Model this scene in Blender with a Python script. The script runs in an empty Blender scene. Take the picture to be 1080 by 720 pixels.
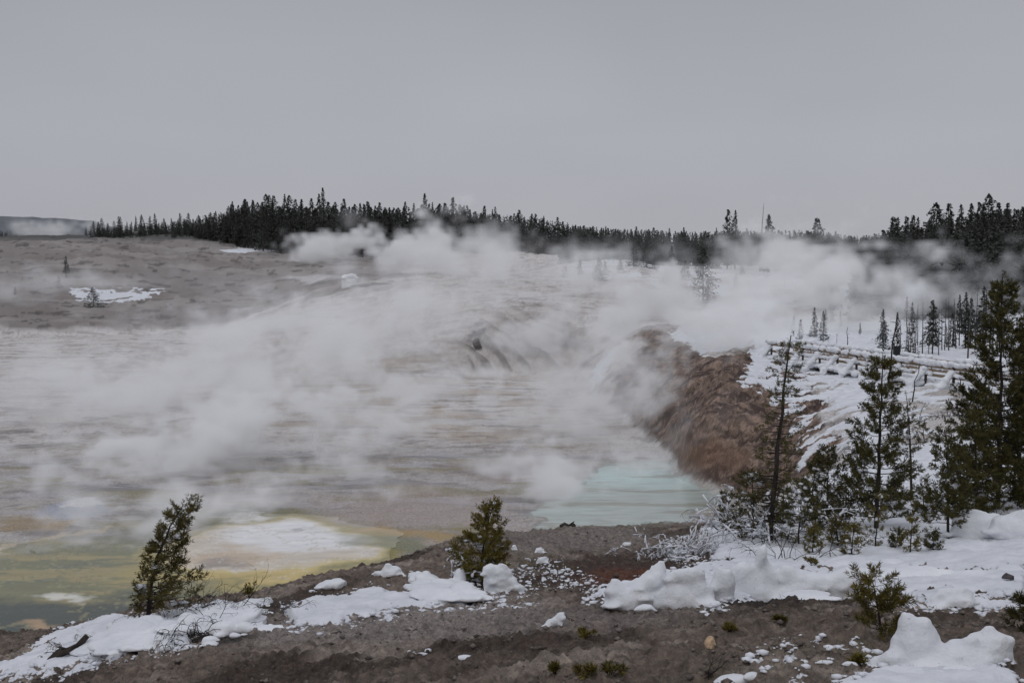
import bpy, math, random
import numpy as np
from mathutils import Vector

random.seed(7)
rng = np.random.default_rng(11)
scene = bpy.context.scene
col = scene.collection

# ------------------------------------------------------------------ camera
F = 1158.0                      # focal length in photograph pixels (1080 wide)
HCAM = 10.0
PITCH = math.atan(70.0 / F)
cd = bpy.data.cameras.new('camera')
cd.sensor_width = 36.0
cd.lens = 36.0 * F / 1080.0
cd.clip_end = 8000
cam = bpy.data.objects.new('camera', cd)
cam.location = (0, 0, HCAM)
cam.rotation_euler = (math.pi / 2 - PITCH, 0, 0)
col.objects.link(cam)
scene.camera = cam
CP, SP = math.cos(PITCH), math.sin(PITCH)


def at(px, py, D):
    """point seen at photograph pixel (px, py) standing D metres in front of the viewpoint"""
    a = (px - 540.0) / F
    b = (360.0 - py) / F
    dy = CP + b * SP
    dz = -SP + b * CP
    return Vector((a / dy * D, D, HCAM + dz / dy * D))


def proj(X, Y, Z):
    z = Z - HCAM
    f = Y * CP - z * SP
    u = Y * SP + z * CP
    f = np.maximum(f, 1e-3)
    return 540 + F * X / f, 360 - F * u / f


# ------------------------------------------------------------------ noise
_perm = rng.permutation(256)
_perm = np.concatenate([_perm, _perm])
_ang = rng.random(256) * 2 * math.pi
_gx, _gy = np.cos(_ang), np.sin(_ang)


_gx32, _gy32 = _gx.astype(np.float32), _gy.astype(np.float32)
_perm32 = _perm.astype(np.int32)


def pnoise(x, y):
    xi = np.floor(x)
    yi = np.floor(y)
    xf, yf = (x - xi).astype(np.float32), (y - yi).astype(np.float32)
    xi = xi.astype(np.int32) & 255
    yi = yi.astype(np.int32) & 255
    u = xf * xf * xf * (xf * (xf * 6 - 15) + 10)
    v = yf * yf * yf * (yf * (yf * 6 - 15) + 10)
    p0 = _perm32[xi]
    p1 = _perm32[(xi + 1) & 255]

    def g(p, iy, dx, dy):
        h = _perm32[p + iy]
        return _gx32[h] * dx + _gy32[h] * dy
    y1 = (yi + 1) & 255
    a = g(p0, yi, xf, yf)
    b = g(p1, yi, xf - 1, yf)
    c = g(p0, y1, xf, yf - 1)
    d = g(p1, y1, xf - 1, yf - 1)
    a += u * (b - a)
    c += u * (d - c)
    return (a + v * (c - a)) * 1.5


def fbm(x, y, o=4, g=0.5, seed=0.0):
    x = np.asarray(x)
    s = np.zeros(x.shape, np.float32)
    a = 1.0
    f = 1.0
    for i in range(o):
        s += a * pnoise(x * f + 17.3 * i + seed * 5.71, y * f - 9.1 * i + seed * 3.3)
        a *= g
        f *= 2.03
    return s


def sstep(a, b, x):
    t = np.clip((x - a) / (b - a), 0, 1)
    return t * t * (3 - 2 * t)


def lin(r, g, b):
    """photograph sRGB (as lit) -> linear"""
    out = []
    for c in (r, g, b):
        c /= 255.0
        out.append(((c + 0.055) / 1.055) ** 2.4 if c > 0.04045 else c / 12.92)
    return np.array(out)


EXPO = 0.60                      # radiance of a white horizontal surface under this sky


def alb(r, g, b):
    c = lin(r, g, b) / EXPO
    m = c.mean()
    return np.minimum(m + (c - m) * 0.92, 0.85)


# ------------------------------------------------------------------ object helpers
def tag(o, label=None, cat=None, group=None, kind=None):
    if label: o['label'] = label
    if cat: o['category'] = cat
    if group: o['group'] = group
    if kind: o['kind'] = kind
    return o


def empty(name, loc, rz=0.0):
    o = bpy.data.objects.new(name, None)
    o.empty_display_size = 0.2
    o.location = loc
    o.rotation_euler = (0, 0, rz)
    col.objects.link(o)
    return o


def mesh_np(name, V, Fc, mat, parent=None, smooth=False, nside=None):
    """V (n,3) array; Fc list of arrays of faces or list of tuples"""
    me = bpy.data.meshes.new(name)
    V = np.asarray(V, dtype=np.float32)
    if isinstance(Fc, np.ndarray):
        n = Fc.shape[1]
        me.vertices.add(len(V))
        me.vertices.foreach_set('co', V.ravel())
        me.loops.add(Fc.size)
        me.loops.foreach_set('vertex_index', Fc.astype(np.int32).ravel())
        me.polygons.add(len(Fc))
        me.polygons.foreach_set('loop_start', np.arange(0, Fc.size, n, dtype=np.int32))
        me.update(calc_edges=True)
    else:
        me.from_pydata([tuple(map(float, v)) for v in V], [], [tuple(int(i) for i in f) for f in Fc])
        me.update()
    if smooth:
        me.polygons.foreach_set('use_smooth', np.ones(len(me.polygons), dtype=bool))
    me.materials.append(mat)
    o = bpy.data.objects.new(name, me)
    col.objects.link(o)
    if parent is not None:
        o.parent = parent
    return o


class MB:
    """collects shapes that become ONE mesh object"""
    def __init__(s):
        s.v, s.f, s.n = [], [], 0

    def add(s, V, Fc):
        V = np.asarray(V, dtype=float)
        s.v.append(V)
        for f in Fc:
            s.f.append(tuple(int(i) + s.n for i in f))
        s.n += len(V)

    def box(s, p0, p1, w, h, up=(0, 0, 1)):
        """bar from p0 to p1, w wide, h high, the line runs along its middle"""
        p0, p1, up = Vector(p0), Vector(p1), Vector(up)
        d = (p1 - p0).normalized()
        sd = d.cross(up)
        if sd.length < 1e-4:
            sd = d.cross(Vector((1, 0, 0)))
        sd.normalize()
        u = sd.cross(d).normalized()
        V = []
        for p in (p0, p1):
            for a, b in ((-1, -1), (1, -1), (1, 1), (-1, 1)):
                V.append(p + sd * (a * w / 2) + u * (b * h / 2))
        s.add(V, [(0, 1, 2, 3), (7, 6, 5, 4), (0, 4, 5, 1), (1, 5, 6, 2), (2, 6, 7, 3), (3, 7, 4, 0)])

    def tube(s, pts, rad, k=6):
        pts = [np.array(p, dtype=float) for p in pts]
        n = len(pts)
        V = []
        a = None
        for i in range(n):
            d = pts[min(i + 1, n - 1)] - pts[max(i - 1, 0)]
            d /= np.linalg.norm(d) + 1e-9
            if a is None:
                a = np.cross(d, [0.31, 0.77, 0.2])
            a = a - d * np.dot(a, d)
            a /= np.linalg.norm(a) + 1e-9
            b = np.cross(d, a)
            for j in range(k):
                t = 2 * math.pi * j / k
                V.append(pts[i] + rad[i] * (a * math.cos(t) + b * math.sin(t)))
        Fc = []
        for i in range(n - 1):
            for j in range(k):
                j2 = (j + 1) % k
                Fc.append((i * k + j, i * k + j2, (i + 1) * k + j2, (i + 1) * k + j))
        Fc.append(tuple(range(k - 1, -1, -1)))
        Fc.append(tuple((n - 1) * k + j for j in range(k)))
        s.add(V, Fc)

    def build(s, name, mat, parent=None, smooth=False):
        return mesh_np(name, np.concatenate(s.v), s.f, mat, parent, smooth)


# ------------------------------------------------------------------ materials
def mat_new(name):
    m = bpy.data.materials.new(name)
    m.use_nodes = True
    nt = m.node_tree
    for n in list(nt.nodes):
        nt.nodes.remove(n)
    out = nt.nodes.new('ShaderNodeOutputMaterial')
    b = nt.nodes.new('ShaderNodeBsdfPrincipled')
    nt.links.new(b.outputs[0], out.inputs[0])
    b.inputs['Specular IOR Level'].default_value = 0.3
    return m, nt, b


def N(nt, t, **kw):
    n = nt.nodes.new(t)
    for k, v in kw.items():
        setattr(n, k, v)
    return n


def noise_node(nt, scale, detail=4, rough=0.55, coord=None, vec_scale=None):
    n = N(nt, 'ShaderNodeTexNoise')
    n.inputs['Scale'].default_value = scale
    n.inputs['Detail'].default_value = detail
    n.inputs['Roughness'].default_value = rough
    if coord is not None:
        if vec_scale:
            mp = N(nt, 'ShaderNodeMapping')
            mp.inputs['Scale'].default_value = vec_scale
            nt.links.new(coord, mp.inputs[0])
            coord = mp.outputs[0]
        nt.links.new(coord, n.inputs['Vector'])
    return n


def ramp(nt, fac, stops):
    r = N(nt, 'ShaderNodeValToRGB')
    cr = r.color_ramp
    while len(cr.elements) < len(stops):
        cr.elements.new(0.5)
    for e, (p, c) in zip(cr.elements, stops):
        e.position = p
        e.color = (*[float(x) for x in c], 1) if len(c) == 3 else c
    nt.links.new(fac, r.inputs[0])
    return r


def simple_mat(name, c1, c2, scale=8.0, rough=0.85, bump=0.3, detail=5, spec=0.3, bscale=None, vec=None, bdist=0.02, coordname='Object'):
    m, nt, b = mat_new(name)
    tc = N(nt, 'ShaderNodeTexCoord')
    n = noise_node(nt, scale, detail, 0.6, tc.outputs[coordname], vec)
    r = ramp(nt, n.outputs['Fac'], [(0.3, c1), (0.7, c2)])
    nt.links.new(r.outputs[0], b.inputs['Base Color'])
    b.inputs['Roughness'].default_value = rough
    b.inputs['Specular IOR Level'].default_value = spec
    if bump:
        n2 = noise_node(nt, bscale or scale * 3, 5, 0.65, tc.outputs[coordname], vec)
        bp = N(nt, 'ShaderNodeBump')
        bp.inputs['Strength'].default_value = bump
        bp.inputs['Distance'].default_value = bdist
        nt.links.new(n2.outputs['Fac'], bp.inputs['Height'])
        nt.links.new(bp.outputs[0], b.inputs['Normal'])
    return m
# ------------------------------------------------------------------ world and light (overcast)
world = bpy.data.worlds.new('World')
scene.world = world
world.use_nodes = True
wn = world.node_tree
for n in list(wn.nodes):
    wn.nodes.remove(n)
wo = N(wn, 'ShaderNodeOutputWorld')
bg = N(wn, 'ShaderNodeBackground')
wn.links.new(bg.outputs[0], wo.inputs[0])
bg.inputs['Strength'].default_value = 1.0
tcw = N(wn, 'ShaderNodeTexCoord')
sp = N(wn, 'ShaderNodeSeparateXYZ')
wn.links.new(tcw.outputs['Generated'], sp.inputs[0])
# overcast dome: dim grey near the horizon, about twice as bright overhead
rw = ramp(wn, sp.outputs['Z'], [(0.0, lin(170, 170, 177)), (0.12, lin(171, 172, 179)), (0.30, lin(155, 156, 163)),
                                (0.45, lin(176, 178, 187)), (0.8, lin(206, 209, 219)), (1.0, lin(216, 219, 229))])
cn = noise_node(wn, 1.7, 3, 0.5, tcw.outputs['Generated'], (1, 1, 2.6))
crw = ramp(wn, cn.outputs['Fac'], [(0.3, (0.90, 0.90, 0.91)), (0.7, (1.07, 1.07, 1.065))])
mulw = N(wn, 'ShaderNodeMixRGB', blend_type='MULTIPLY')
mulw.inputs[0].default_value = 1.0
wn.links.new(rw.outputs[0], mulw.inputs[1])
wn.links.new(crw.outputs[0], mulw.inputs[2])
sky = N(wn, 'ShaderNodeTexSky', sky_type='NISHITA')
sky.sun_disc = False
SUN_EL, SUN_AZ = math.radians(48), math.radians(200)
sky.sun_elevation = SUN_EL
sky.sun_rotation = SUN_AZ
skm = N(wn, 'ShaderNodeMixRGB', blend_type='MULTIPLY')
skm.inputs[0].default_value = 1.0
skm.inputs[2].default_value = (0.07, 0.07, 0.07, 1)
wn.links.new(sky.outputs[0], skm.inputs[1])
mx = N(wn, 'ShaderNodeMixRGB')
mx.inputs[0].default_value = 0.05
wn.links.new(mulw.outputs[0], mx.inputs[1])
wn.links.new(skm.outputs[0], mx.inputs[2])
wn.links.new(mx.outputs[0], bg.inputs['Color'])

sl = bpy.data.lights.new('sun', 'SUN')
sl.energy = 0.5
sl.angle = math.radians(40)
sl.color = (1.0, 0.97, 0.93)
so = bpy.data.objects.new('sun', sl)
so.rotation_euler = (math.radians(42), 0, math.radians(-20))
col.objects.link(so)

# ------------------------------------------------------------------ terrain height from surveyed points
CPTS = []
def S(*pts):
    for px, py, D in pts:
        CPTS.append(tuple(at(px, py, D)))
def SZ(*pts):          # pixel + height: distance follows
    for px, py, z in pts:
        b = (360.0 - py) / F
        D = (z - HCAM) / ((-SP + b * CP) / (CP + b * SP))
        CPTS.append(tuple(at(px, py, D)))
def SU(*pts):          # pixel column, distance, height
    for px, D, z in pts:
        CPTS.append(((px - 540.0) / F * D, D, z))

SU((-400, 2, 8.0), (540, 2, 8.4), (1400, 2, 8.5), (-400, 4, 7.4), (540, 4, 8.1), (1400, 4, 8.4))
S((-150, 720, 15), (0, 720, 13.5), (150, 720, 11), (300, 720, 9), (450, 720, 7.6), (560, 720, 7), (700, 720, 6.5),
  (850, 720, 6.1), (1000, 720, 6.1), (1080, 720, 6.1), (1250, 720, 6.2))
S((-100, 705, 18), (0, 700, 16), (100, 690, 15), (200, 682, 13.6), (300, 675, 12.5), (450, 665, 11.6), (560, 658, 11.2),
  (700, 652, 10.8), (850, 645, 10.6), (1000, 640, 11), (1080, 640, 11), (1200, 640, 11))
S((-100, 690, 22), (0, 674, 22), (60, 668, 21), (100, 658, 20.5), (170, 650, 17.5), (170, 638, 21), (250, 634, 21), (330, 614, 22.5), (430, 590, 24),
  (490, 569, 26), (600, 558, 28), (690, 554, 30), (750, 553, 30), (330, 642, 17), (450, 630, 17.5), (520, 616, 18.5),
  (600, 640, 13.5), (640, 612, 17.2), (700, 606, 18), (600, 582, 23), (700, 580, 23.5), (760, 622, 14.8), (850, 606, 17.5),
  (950, 602, 17.3), (1080, 596, 17), (1200, 590, 17), (1080, 562, 21.5), (850, 572, 22), (780, 575, 22), (1000, 562, 22), (930, 570, 21.5), (1200, 560, 22))
SU((-200, 29, 0), (0, 27, 0), (120, 27, 0), (250, 27.5, 0), (330, 29.5, 0), (430, 32.5, 0), (490, 35.5, 0), (600, 37, 0), (700, 38, 0), (750, 39, 0.2))
S((840, 522, 31), (900, 500, 36), (900, 452, 45), (1000, 450, 43), (1000, 502, 33), (1080, 450, 42), (1080, 502, 32),
  (1200, 450, 42), (1000, 420, 53), (1080, 415, 53), (850, 400, 64), (920, 408, 59), (1180, 415, 53), (822, 388, 71),
  (790, 376, 74), (745, 378, 80), (700, 354, 92), (660, 362, 92), (830, 450, 53), (800, 482, 50), (790, 520, 46), (842, 482, 44))
SZ((650, 440, 0), (705, 488, 0), (737, 520, 0), (755, 548, 0), (735, 440, 2.6), (760, 400, 4.3), (700, 400, 3.0), (690, 440, 1.2), (620, 430, 0))
SZ((560, 430, 0), (480, 428, 0), (400, 425, 0), (300, 410, 0), (200, 390, 0), (100, 375, 0), (0, 362, 0), (-200, 362, 0),
   (0, 400, 0), (200, 450, 0), (400, 500, 0), (600, 480, 0), (-200, 450, 0), (0, 500, 0), (-200, 600, 0), (0, 600, 0), (200, 560, 0),
   (600, 530, 0), (300, 600, 0), (450, 550, 0), (500, 460, 0), (680, 530, 0))
S((560, 334, 125), (620, 352, 112), (505, 350, 120), (450, 320, 150), (380, 332, 150), (300, 347, 150), (535, 392, 106), (600, 395, 104), (230, 353, 165),
  (450, 292, 200), (380, 297, 200), (330, 302, 215), (600, 292, 190), (630, 276, 230), (700, 290, 190), (700, 330, 135), (650, 332, 130),
  (760, 300, 180), (800, 342, 118), (850, 352, 98), (950, 372, 78), (1050, 352, 98), (1050, 382, 68), (900, 312, 160), (1000, 312, 150), (1080, 312, 140), (1250, 300, 140))
S((-200, 356, 176), (-60, 355, 178), (100, 355, 178), (215, 352, 180), (100, 340, 190), (0, 330, 200), (-200, 330, 200), (100, 310, 228), (0, 290, 250), (200, 320, 218), (300, 312, 226),
  (200, 280, 280), (100, 258, 320), (0, 254, 330), (-200, 250, 330), (200, 251, 350), (300, 261, 350), (380, 270, 340), (450, 266, 340), (550, 268, 300),
  (700, 282, 225), (800, 286, 215), (900, 290, 195), (560, 283, 240), (650, 276, 290), (750, 277, 280), (850, 276, 280), (950, 270, 250), (1080, 265, 230), (1250, 262, 230))
for px in (-400, 0, 400, 800, 1200, 1500):
    SU((px, 600, 22 if px < 500 else 18), (px, 1200, 16), (px, 3000, 8))

CA = np.array(CPTS)
_cu, _cv, _cz = CA[:, 0] / CA[:, 1] * 2.6, np.log(CA[:, 1]), CA[:, 2]


def _tps(r2):
    return 0.5 * r2 * np.log(r2 + 1e-12)


_n = len(CA)
_K = _tps((_cu[:, None] - _cu[None]) ** 2 + (_cv[:, None] - _cv[None]) ** 2) + np.eye(_n) * 4e-4
_P = np.stack([np.ones(_n), _cu, _cv], 1)
_A = np.block([[_K, _P], [_P.T, np.zeros((3, 3))]])
_w = np.linalg.solve(_A, np.concatenate([_cz, np.zeros(3)]))


def z_base(X, Y):
    sh = np.shape(X)
    X = np.atleast_1d(np.asarray(X, float)).ravel()
    Y = np.atleast_1d(np.asarray(Y, float)).ravel()
    u, v = X / Y * 2.6, np.log(Y)
    z = _w[_n] + _w[_n + 1] * u + _w[_n + 2] * v
    for i in range(0, len(z), 60000):
        s = slice(i, i + 60000)
        r2 = (u[s, None] - _cu[None]) ** 2 + (v[s, None] - _cv[None]) ** 2
        z[s] += _tps(r2) @ _w[:_n]
    inb = (Y > 26)
    z = np.where(inb, np.where(z > 1.6, z, z * sstep(0.3, 1.6, z)), z)   # the basin is level
    return z.reshape(sh)


# ------------------------------------------------------------------ painting by place
def blob(px, py, cx, cy, rx, ry, rot=0.0, soft=0.25, w=0.0):
    c, s = math.cos(math.radians(rot)), math.sin(math.radians(rot))
    dx, dy = px - cx, py - cy
    a = (dx * c - dy * s) / rx
    b = (dx * s + dy * c) / ry
    r = np.sqrt(a * a + b * b) + w
    return 1 - sstep(1 - soft, 1 + soft, r)


def poly_mask(px, py, pts, soft=3.0, w=0.0):
    """soft polygon: signed distance in photograph pixels on the ground"""
    pts = np.array(pts, float)
    n = len(pts)
    d2 = np.full(px.shape, 1e12)
    ins = np.zeros(px.shape, bool)
    for i in range(n):
        x0, y0 = pts[i]
        x1, y1 = pts[(i + 1) % n]
        ex, ey = x1 - x0, y1 - y0
        t = np.clip(((px - x0) * ex + (py - y0) * ey) / (ex * ex + ey * ey + 1e-9), 0, 1)
        d2 = np.minimum(d2, (px - x0 - t * ex) ** 2 + (py - y0 - t * ey) ** 2)
        cnd = ((y0 > py) != (y1 > py))
        with np.errstate(divide='ignore', invalid='ignore'):
            xi = (x1 - x0) * (py - y0) / (y1 - y0 + 1e-12) + x0
        ins ^= cnd & (px < xi)
    d = np.sqrt(d2) * np.where(ins, 1, -1) + w
    return sstep(-soft, soft, d)


def mixc(C, col_, m):
    C += (np.asarray(col_)[None, :] - C) * m[:, None]


def paint(X, Y, Z, px, py):
    """returns albedo, snow cover, wetness for ground points"""
    n1 = fbm(X / 3.1, Y / 3.1, 5, 0.55, 1)
    n2 = fbm(X / 11.0, Y / 11.0, 5, 0.55, 2)
    n3 = fbm(X / 0.7, Y / 0.7, 4, 0.6, 3)
    nst = fbm(X / 8.0, Y / 4.0, 5, 0.6, 4)          # streaky
    nb = fbm(X / 30.0, Y / 30.0, 4, 0.5, 5)
    # ---- base: foreground soil
    C = np.empty((len(X), 3))
    C[:] = alb(97, 86, 77)
    mixc(C, alb(64, 54, 47), sstep(-0.2, 0.5, n1))
    mixc(C, alb(132, 121, 111), 0.75 * sstep(0.1, 0.7, fbm(X / 1.4, Y / 1.4, 4, 0.6, 9)))
    mixc(C, alb(84, 80, 58), 0.55 * sstep(0.2, 0.6, n2 + 0.3 * n3) * sstep(500, 600, px))
    w = 0.35 * n1 + 0.2 * n3
    mixc(C, alb(122, 114, 109), 0.9 * blob(px, py, 420, 655, 150, 26, 3, 0.5, w))
    mixc(C, alb(106, 99, 94), 0.8 * blob(px, py, 600, 570, 110, 13, 3, 0.5, w))
    mixc(C, alb(110, 102, 98), 0.6 * blob(px, py, 620, 655, 130, 14, 3, 0.5, w))
    mixc(C, alb(58, 46, 41), 0.9 * blob(px, py, 650, 603, 120, 18, 3, 0.4, w))
    mixc(C, alb(84, 50, 36), 0.8 * blob(px, py, 655, 607, 46, 9, 3, 0.5, w))
    mixc(C, alb(66, 54, 48), 0.7 * blob(px, py, 300, 600, 60, 8, 12, 0.5, w))
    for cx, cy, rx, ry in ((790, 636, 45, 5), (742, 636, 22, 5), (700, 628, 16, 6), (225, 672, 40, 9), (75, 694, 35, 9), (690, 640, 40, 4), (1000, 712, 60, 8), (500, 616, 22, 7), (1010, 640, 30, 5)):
        mixc(C, alb(34, 30, 28), 0.85 * blob(px, py, cx, cy, rx, ry, 0, 0.5, 0.3 * n3))  # shade of the hollows by the mounds, painted into the soil colour
    far = sstep(26.5, 30, Y)
    if Y.max() < 26.5:
        return paint_snow(X, Y, Z, px, py, C, n1, n2, n3, None, None)
    # ---- the basin and everything past it
    wx = 0.9 * fbm(X / 6.0, Y / 6.0, 3, 0.5, 101) + 0.35 * fbm(X / 1.3, Y / 1.3, 4, 0.6, 102)
    wy = 1.1 * fbm(X / 6.0, Y / 6.0, 3, 0.5, 103) + 0.45 * fbm(X / 1.6, Y / 1.3, 4, 0.6, 104)
    opx, opy = px, py
    px = px + F * wx / Y
    py = py + F * 10.0 * wy / (Y * Y)
    vein = 1 - sstep(0.0, 0.07, np.abs(fbm(X / 5.0, Y / 3.4, 5, 0.6, 105)))
    vein2 = 1 - sstep(0.0, 0.09, np.abs(fbm(X / 2.2, Y / 1.7, 5, 0.62, 106)))
    fineb = fbm(X / 0.9, Y / 0.9, 4, 0.65, 107)
    B = np.empty_like(C)
    B[:] = alb(164, 160, 156)
    mixc(B, alb(138, 132, 128), 0.7 * sstep(-0.1, 0.5, nst))
    mixc(B, alb(166, 163, 163), 0.7 * sstep(0.05, 0.7, fbm(X / 6.0, Y / 3.6, 5, 0.6, 6)))
    mixc(B, alb(104, 99, 97), 0.7 * sstep(0.3, 0.7, fbm(X / 5.0, Y / 2.8, 5, 0.62, 7)))
    mixc(B, alb(112, 106, 103), 0.45 * vein)
    mixc(B, alb(172, 169, 167), 0.45 * vein2 * sstep(-0.1, 0.3, nst))
    mixc(B, alb(98, 92, 88), 0.5 * sstep(0.15, 0.6, fineb) * sstep(-0.2, 0.4, n2))
    tan = blob(px, py, 440, 430, 150, 60, 0, 0.7, 0.3 * n2)
    mixc(B, alb(150, 137, 122), 0.7 * tan * sstep(-0.3, 0.4, nst))
    mixc(B, alb(104, 94, 86), 0.7 * tan * sstep(0.25, 0.55, fbm(X / 6.0, Y / 1.5, 5, 0.62, 8)))
    mid = blob(px, py, 300, 515, 420, 50, 0, 0.5, 0.3 * n2)
    mixc(B, alb(126, 120, 116), 0.5 * mid)
    mixc(B, alb(92, 91, 93), 0.6 * mid * sstep(0.15, 0.45, fbm(X / 6.0, Y / 2.0, 5, 0.6, 12)))
    mixc(B, alb(150, 148, 150), 0.7 * mid * sstep(0.2, 0.5, fbm(X / 5.0, Y / 1.8, 5, 0.6, 13)))
    mixc(B, alb(118, 112, 84), 0.6 * mid * sstep(0.25, 0.5, fbm(X / 7.0, Y / 2.4, 5, 0.6, 14)))
    # pinkish flats and ochre band right of the white pool
    mixc(B, alb(142, 130, 124), 0.7 * blob(px, py, 440, 543, 110, 24, -4, 0.5, 0.3 * n1))
    mixc(B, alb(126, 113, 107), 0.7 * blob(px, py, 560, 498, 80, 9, 0, 0.5, 0.5 * nst))
    # green pools lower left
    wl = 0.22 * nst + 0.12 * n1
    low = blob(px, py, 130, 625, 330, 62, 6, 0.25, wl)
    mixc(B, alb(98, 97, 66), low)
    mixc(B, alb(84, 88, 70), low * sstep(-0.1, 0.4, nst))
    mixc(B, alb(130, 118, 74), 0.85 * low * sstep(0.15, 0.5, fbm(X / 6.0, Y / 1.9, 5, 0.6, 15)))
    dk = poly_mask(px, py, [(-300, 622), (60, 634), (130, 630), (250, 640), (320, 612), (420, 590), (470, 575), (470, 600), (330, 640), (200, 700), (-300, 760)], 7, 10 * nst)
    mixc(B, alb(48, 56, 50), 0.94 * dk)
    mixc(B, alb(64, 78, 70), 0.8 * blob(px, py, 232, 560, 40, 17, 0, 0.5, wl))
    mixc(B, alb(92, 96, 76), 0.8 * blob(px, py, 255, 545, 90, 10, 0, 0.5, wl))
    mixc(B, alb(134, 128, 88), 0.5 * low * vein)
    mixc(B, alb(70, 74, 60), 0.5 * low * vein2)
    # round whitish pool with cream and yellow rims
    ws = 0.10 * nst + 0.06 * n1
    mixc(B, alb(146, 130, 66), 0.95 * blob(px, py, 280, 584, 140, 41, 3, 0.16, ws))
    mixc(B, alb(92, 92, 54), 0.95 * blob(px, py, 285, 582, 127, 36, 3, 0.10, ws))
    mixc(B, alb(170, 152, 88), 0.95 * blob(px, py, 286, 579, 117, 32, 3, 0.12, ws))
    mixc(B, alb(168, 158, 144), 0.95 * blob(px, py, 282, 576, 108, 28, 2, 0.16, ws))
    mixc(B, alb(160, 138, 112), 0.7 * blob(px, py, 245, 590, 50, 8, 2, 0.5, 2 * ws))
    mixc(B, alb(112, 104, 98), 0.8 * blob(px, py, 250, 597, 24, 4, 2, 0.6, 2 * ws))
    mixc(B, alb(196, 194, 196), 0.95 * blob(px, py, 305, 567, 80, 18, 0, 0.3, ws))
    mixc(B, alb(138, 136, 138), 0.7 * blob(px, py, 330, 561, 10, 2.6, 0, 0.6, 0 * ws))
    mixc(B, alb(166, 144, 78), 0.8 * blob(px, py, 240, 612, 110, 5, 3, 0.5, 2 * ws))
    mixc(B, alb(180, 178, 174), 0.9 * blob(px, py, 262, 543, 22, 4.5, 0, 0.3, ws))
    wpm = blob(px, py, 286, 579, 112, 30, 3, 0.12, ws)
    mixc(B, alb(134, 122, 98), 0.4 * wpm * vein)
    mixc(B, alb(196, 192, 186), 0.35 * wpm * vein2)
    # left details
    mixc(B, alb(132, 114, 84), 0.7 * blob(px, py, 14, 552, 38, 9, 10, 0.4, 0.4 * n1))
    mixc(B, alb(146, 126, 90), 0.6 * blob(px, py, 52, 553, 13, 7, 10, 0.4, 0.4 * n1))
    mixc(B, alb(162, 152, 132), 0.95 * poly_mask(px, py, [(-120, 592), (0, 578), (50, 566), (105, 556), (105, 560), (50, 573), (0, 585), (-120, 602)], 1.5, 2 * n3))
    mixc(B, alb(134, 138, 150), 0.8 * blob(px, py, 72, 535, 30, 8, 2, 0.4, 0.4 * nst))
    mixc(B, alb(182, 182, 180), 0.9 * blob(px, py, 78, 529, 22, 2.2, 2, 0.4, 0.4 * nst))
    mixc(B, alb(176, 174, 164), 0.9 * blob(px, py, 68, 633, 34, 4.5, -3, 0.3, 0.4 * n1))
    mixc(B, alb(152, 124, 90), 0.8 * blob(px, py, 40, 665, 28, 3.5, -3, 0.5, 0.3 * n1))
    mixc(B, alb(150, 124, 76), 0.7 * blob(px, py, 435, 560, 45, 4, -3, 0.5, 0.4 * n1))
    mixc(B, alb(104, 106, 84), 0.7 * blob(px, py, 430, 573, 60, 8, -8, 0.5, 0.4 * n1))
    # teal pool on the right
    tw = 0.12 * nst
    teal = poly_mask(px, py, [(540, 575), (570, 545), (600, 512), (640, 490), (700, 487), (722, 498), (738, 520), (752, 552), (740, 575), (520, 590)], 5, 5 * nst)
    mixc(B, alb(134, 143, 137), 0.9 * teal)
    mixc(B, alb(150, 171, 168), 0.85 * teal * blob(px, py, 680, 503, 75, 14, 0, 0.6, tw))
    mixc(B, alb(146, 157, 153), 0.6 * teal * sstep(0.1, 0.5, fbm(X / 9.0, Y / 2.4, 4, 0.6, 22)))
    mixc(B, alb(116, 116, 104), 0.8 * teal * sstep(0.25, 0.5, fbm(X / 8.0, Y / 1.5, 5, 0.6, 23)))
    # orange-brown bank
    bank = poly_mask(px, py, [(640, 395), (680, 352), (715, 345), (760, 378), (800, 368), (845, 372), (860, 430), (880, 540), (760, 560), (740, 520), (715, 492), (650, 450)], 5, 8 * n1)
    bank *= sstep(38, 41, Y) * sstep(0.08, 0.5, Z + 0.1 * n3)
    strk = fbm((Y - 0.45 * X) / 1.3, (X + 2.2 * Z) / 1.8, 5, 0.66, 31)
    mixc(B, alb(92, 77, 67), bank)
    mixc(B, alb(110, 93, 81), 0.8 * bank * sstep(0.0, 0.5, strk))
    mixc(B, alb(58, 47, 43), 0.9 * bank * sstep(0.05, 0.55, fbm((Y - 0.45 * X) / 2.2, (X + 2.2 * Z) / 2.2, 5, 0.66, 33)))
    crk = 1 - sstep(0, .10, np.abs(fbm((Y - 0.45 * X) / 1.9, (X + 2.2 * Z) / 2.0, 5, 0.66, 34)))
    mixc(B, alb(40, 33, 31), 0.6 * bank * crk)
    mixc(B, alb(134, 114, 101), 0.7 * bank * sstep(0.1, 0.5, fbm(X / 0.8 + Z, Y / 0.8 + 2 * Z, 5, 0.7, 36)))
    mixc(B, alb(50, 41, 38), 0.8 * bank * sstep(0.2, 0.5, fbm(X / 1.0 - Z, Y / 1.0 + 2 * Z, 5, 0.7, 39)))
    mixc(B, alb(98, 74, 58), 0.55 * bank * blob(px, py, 745, 480, 30, 18, 0, 0.6, 0.4 * n1))
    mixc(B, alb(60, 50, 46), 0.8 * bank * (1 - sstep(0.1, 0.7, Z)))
    px, py = opx, opy
    # terraced dome face: dark runnels
    dome = blob(px, py, 540, 380, 78, 44, 18, 0.4, 0.2 * n2) * sstep(0.3, 1.0, Z)
    run = fbm((X + Y * .35) / 1.3, (Y - X * .35) / 16.0, 4, 0.6, 35)
    mixc(B, alb(146, 140, 136), 0.7 * dome)
    mixc(B, alb(92, 87, 83), 0.8 * dome * sstep(0.05, 0.4, run))
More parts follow.
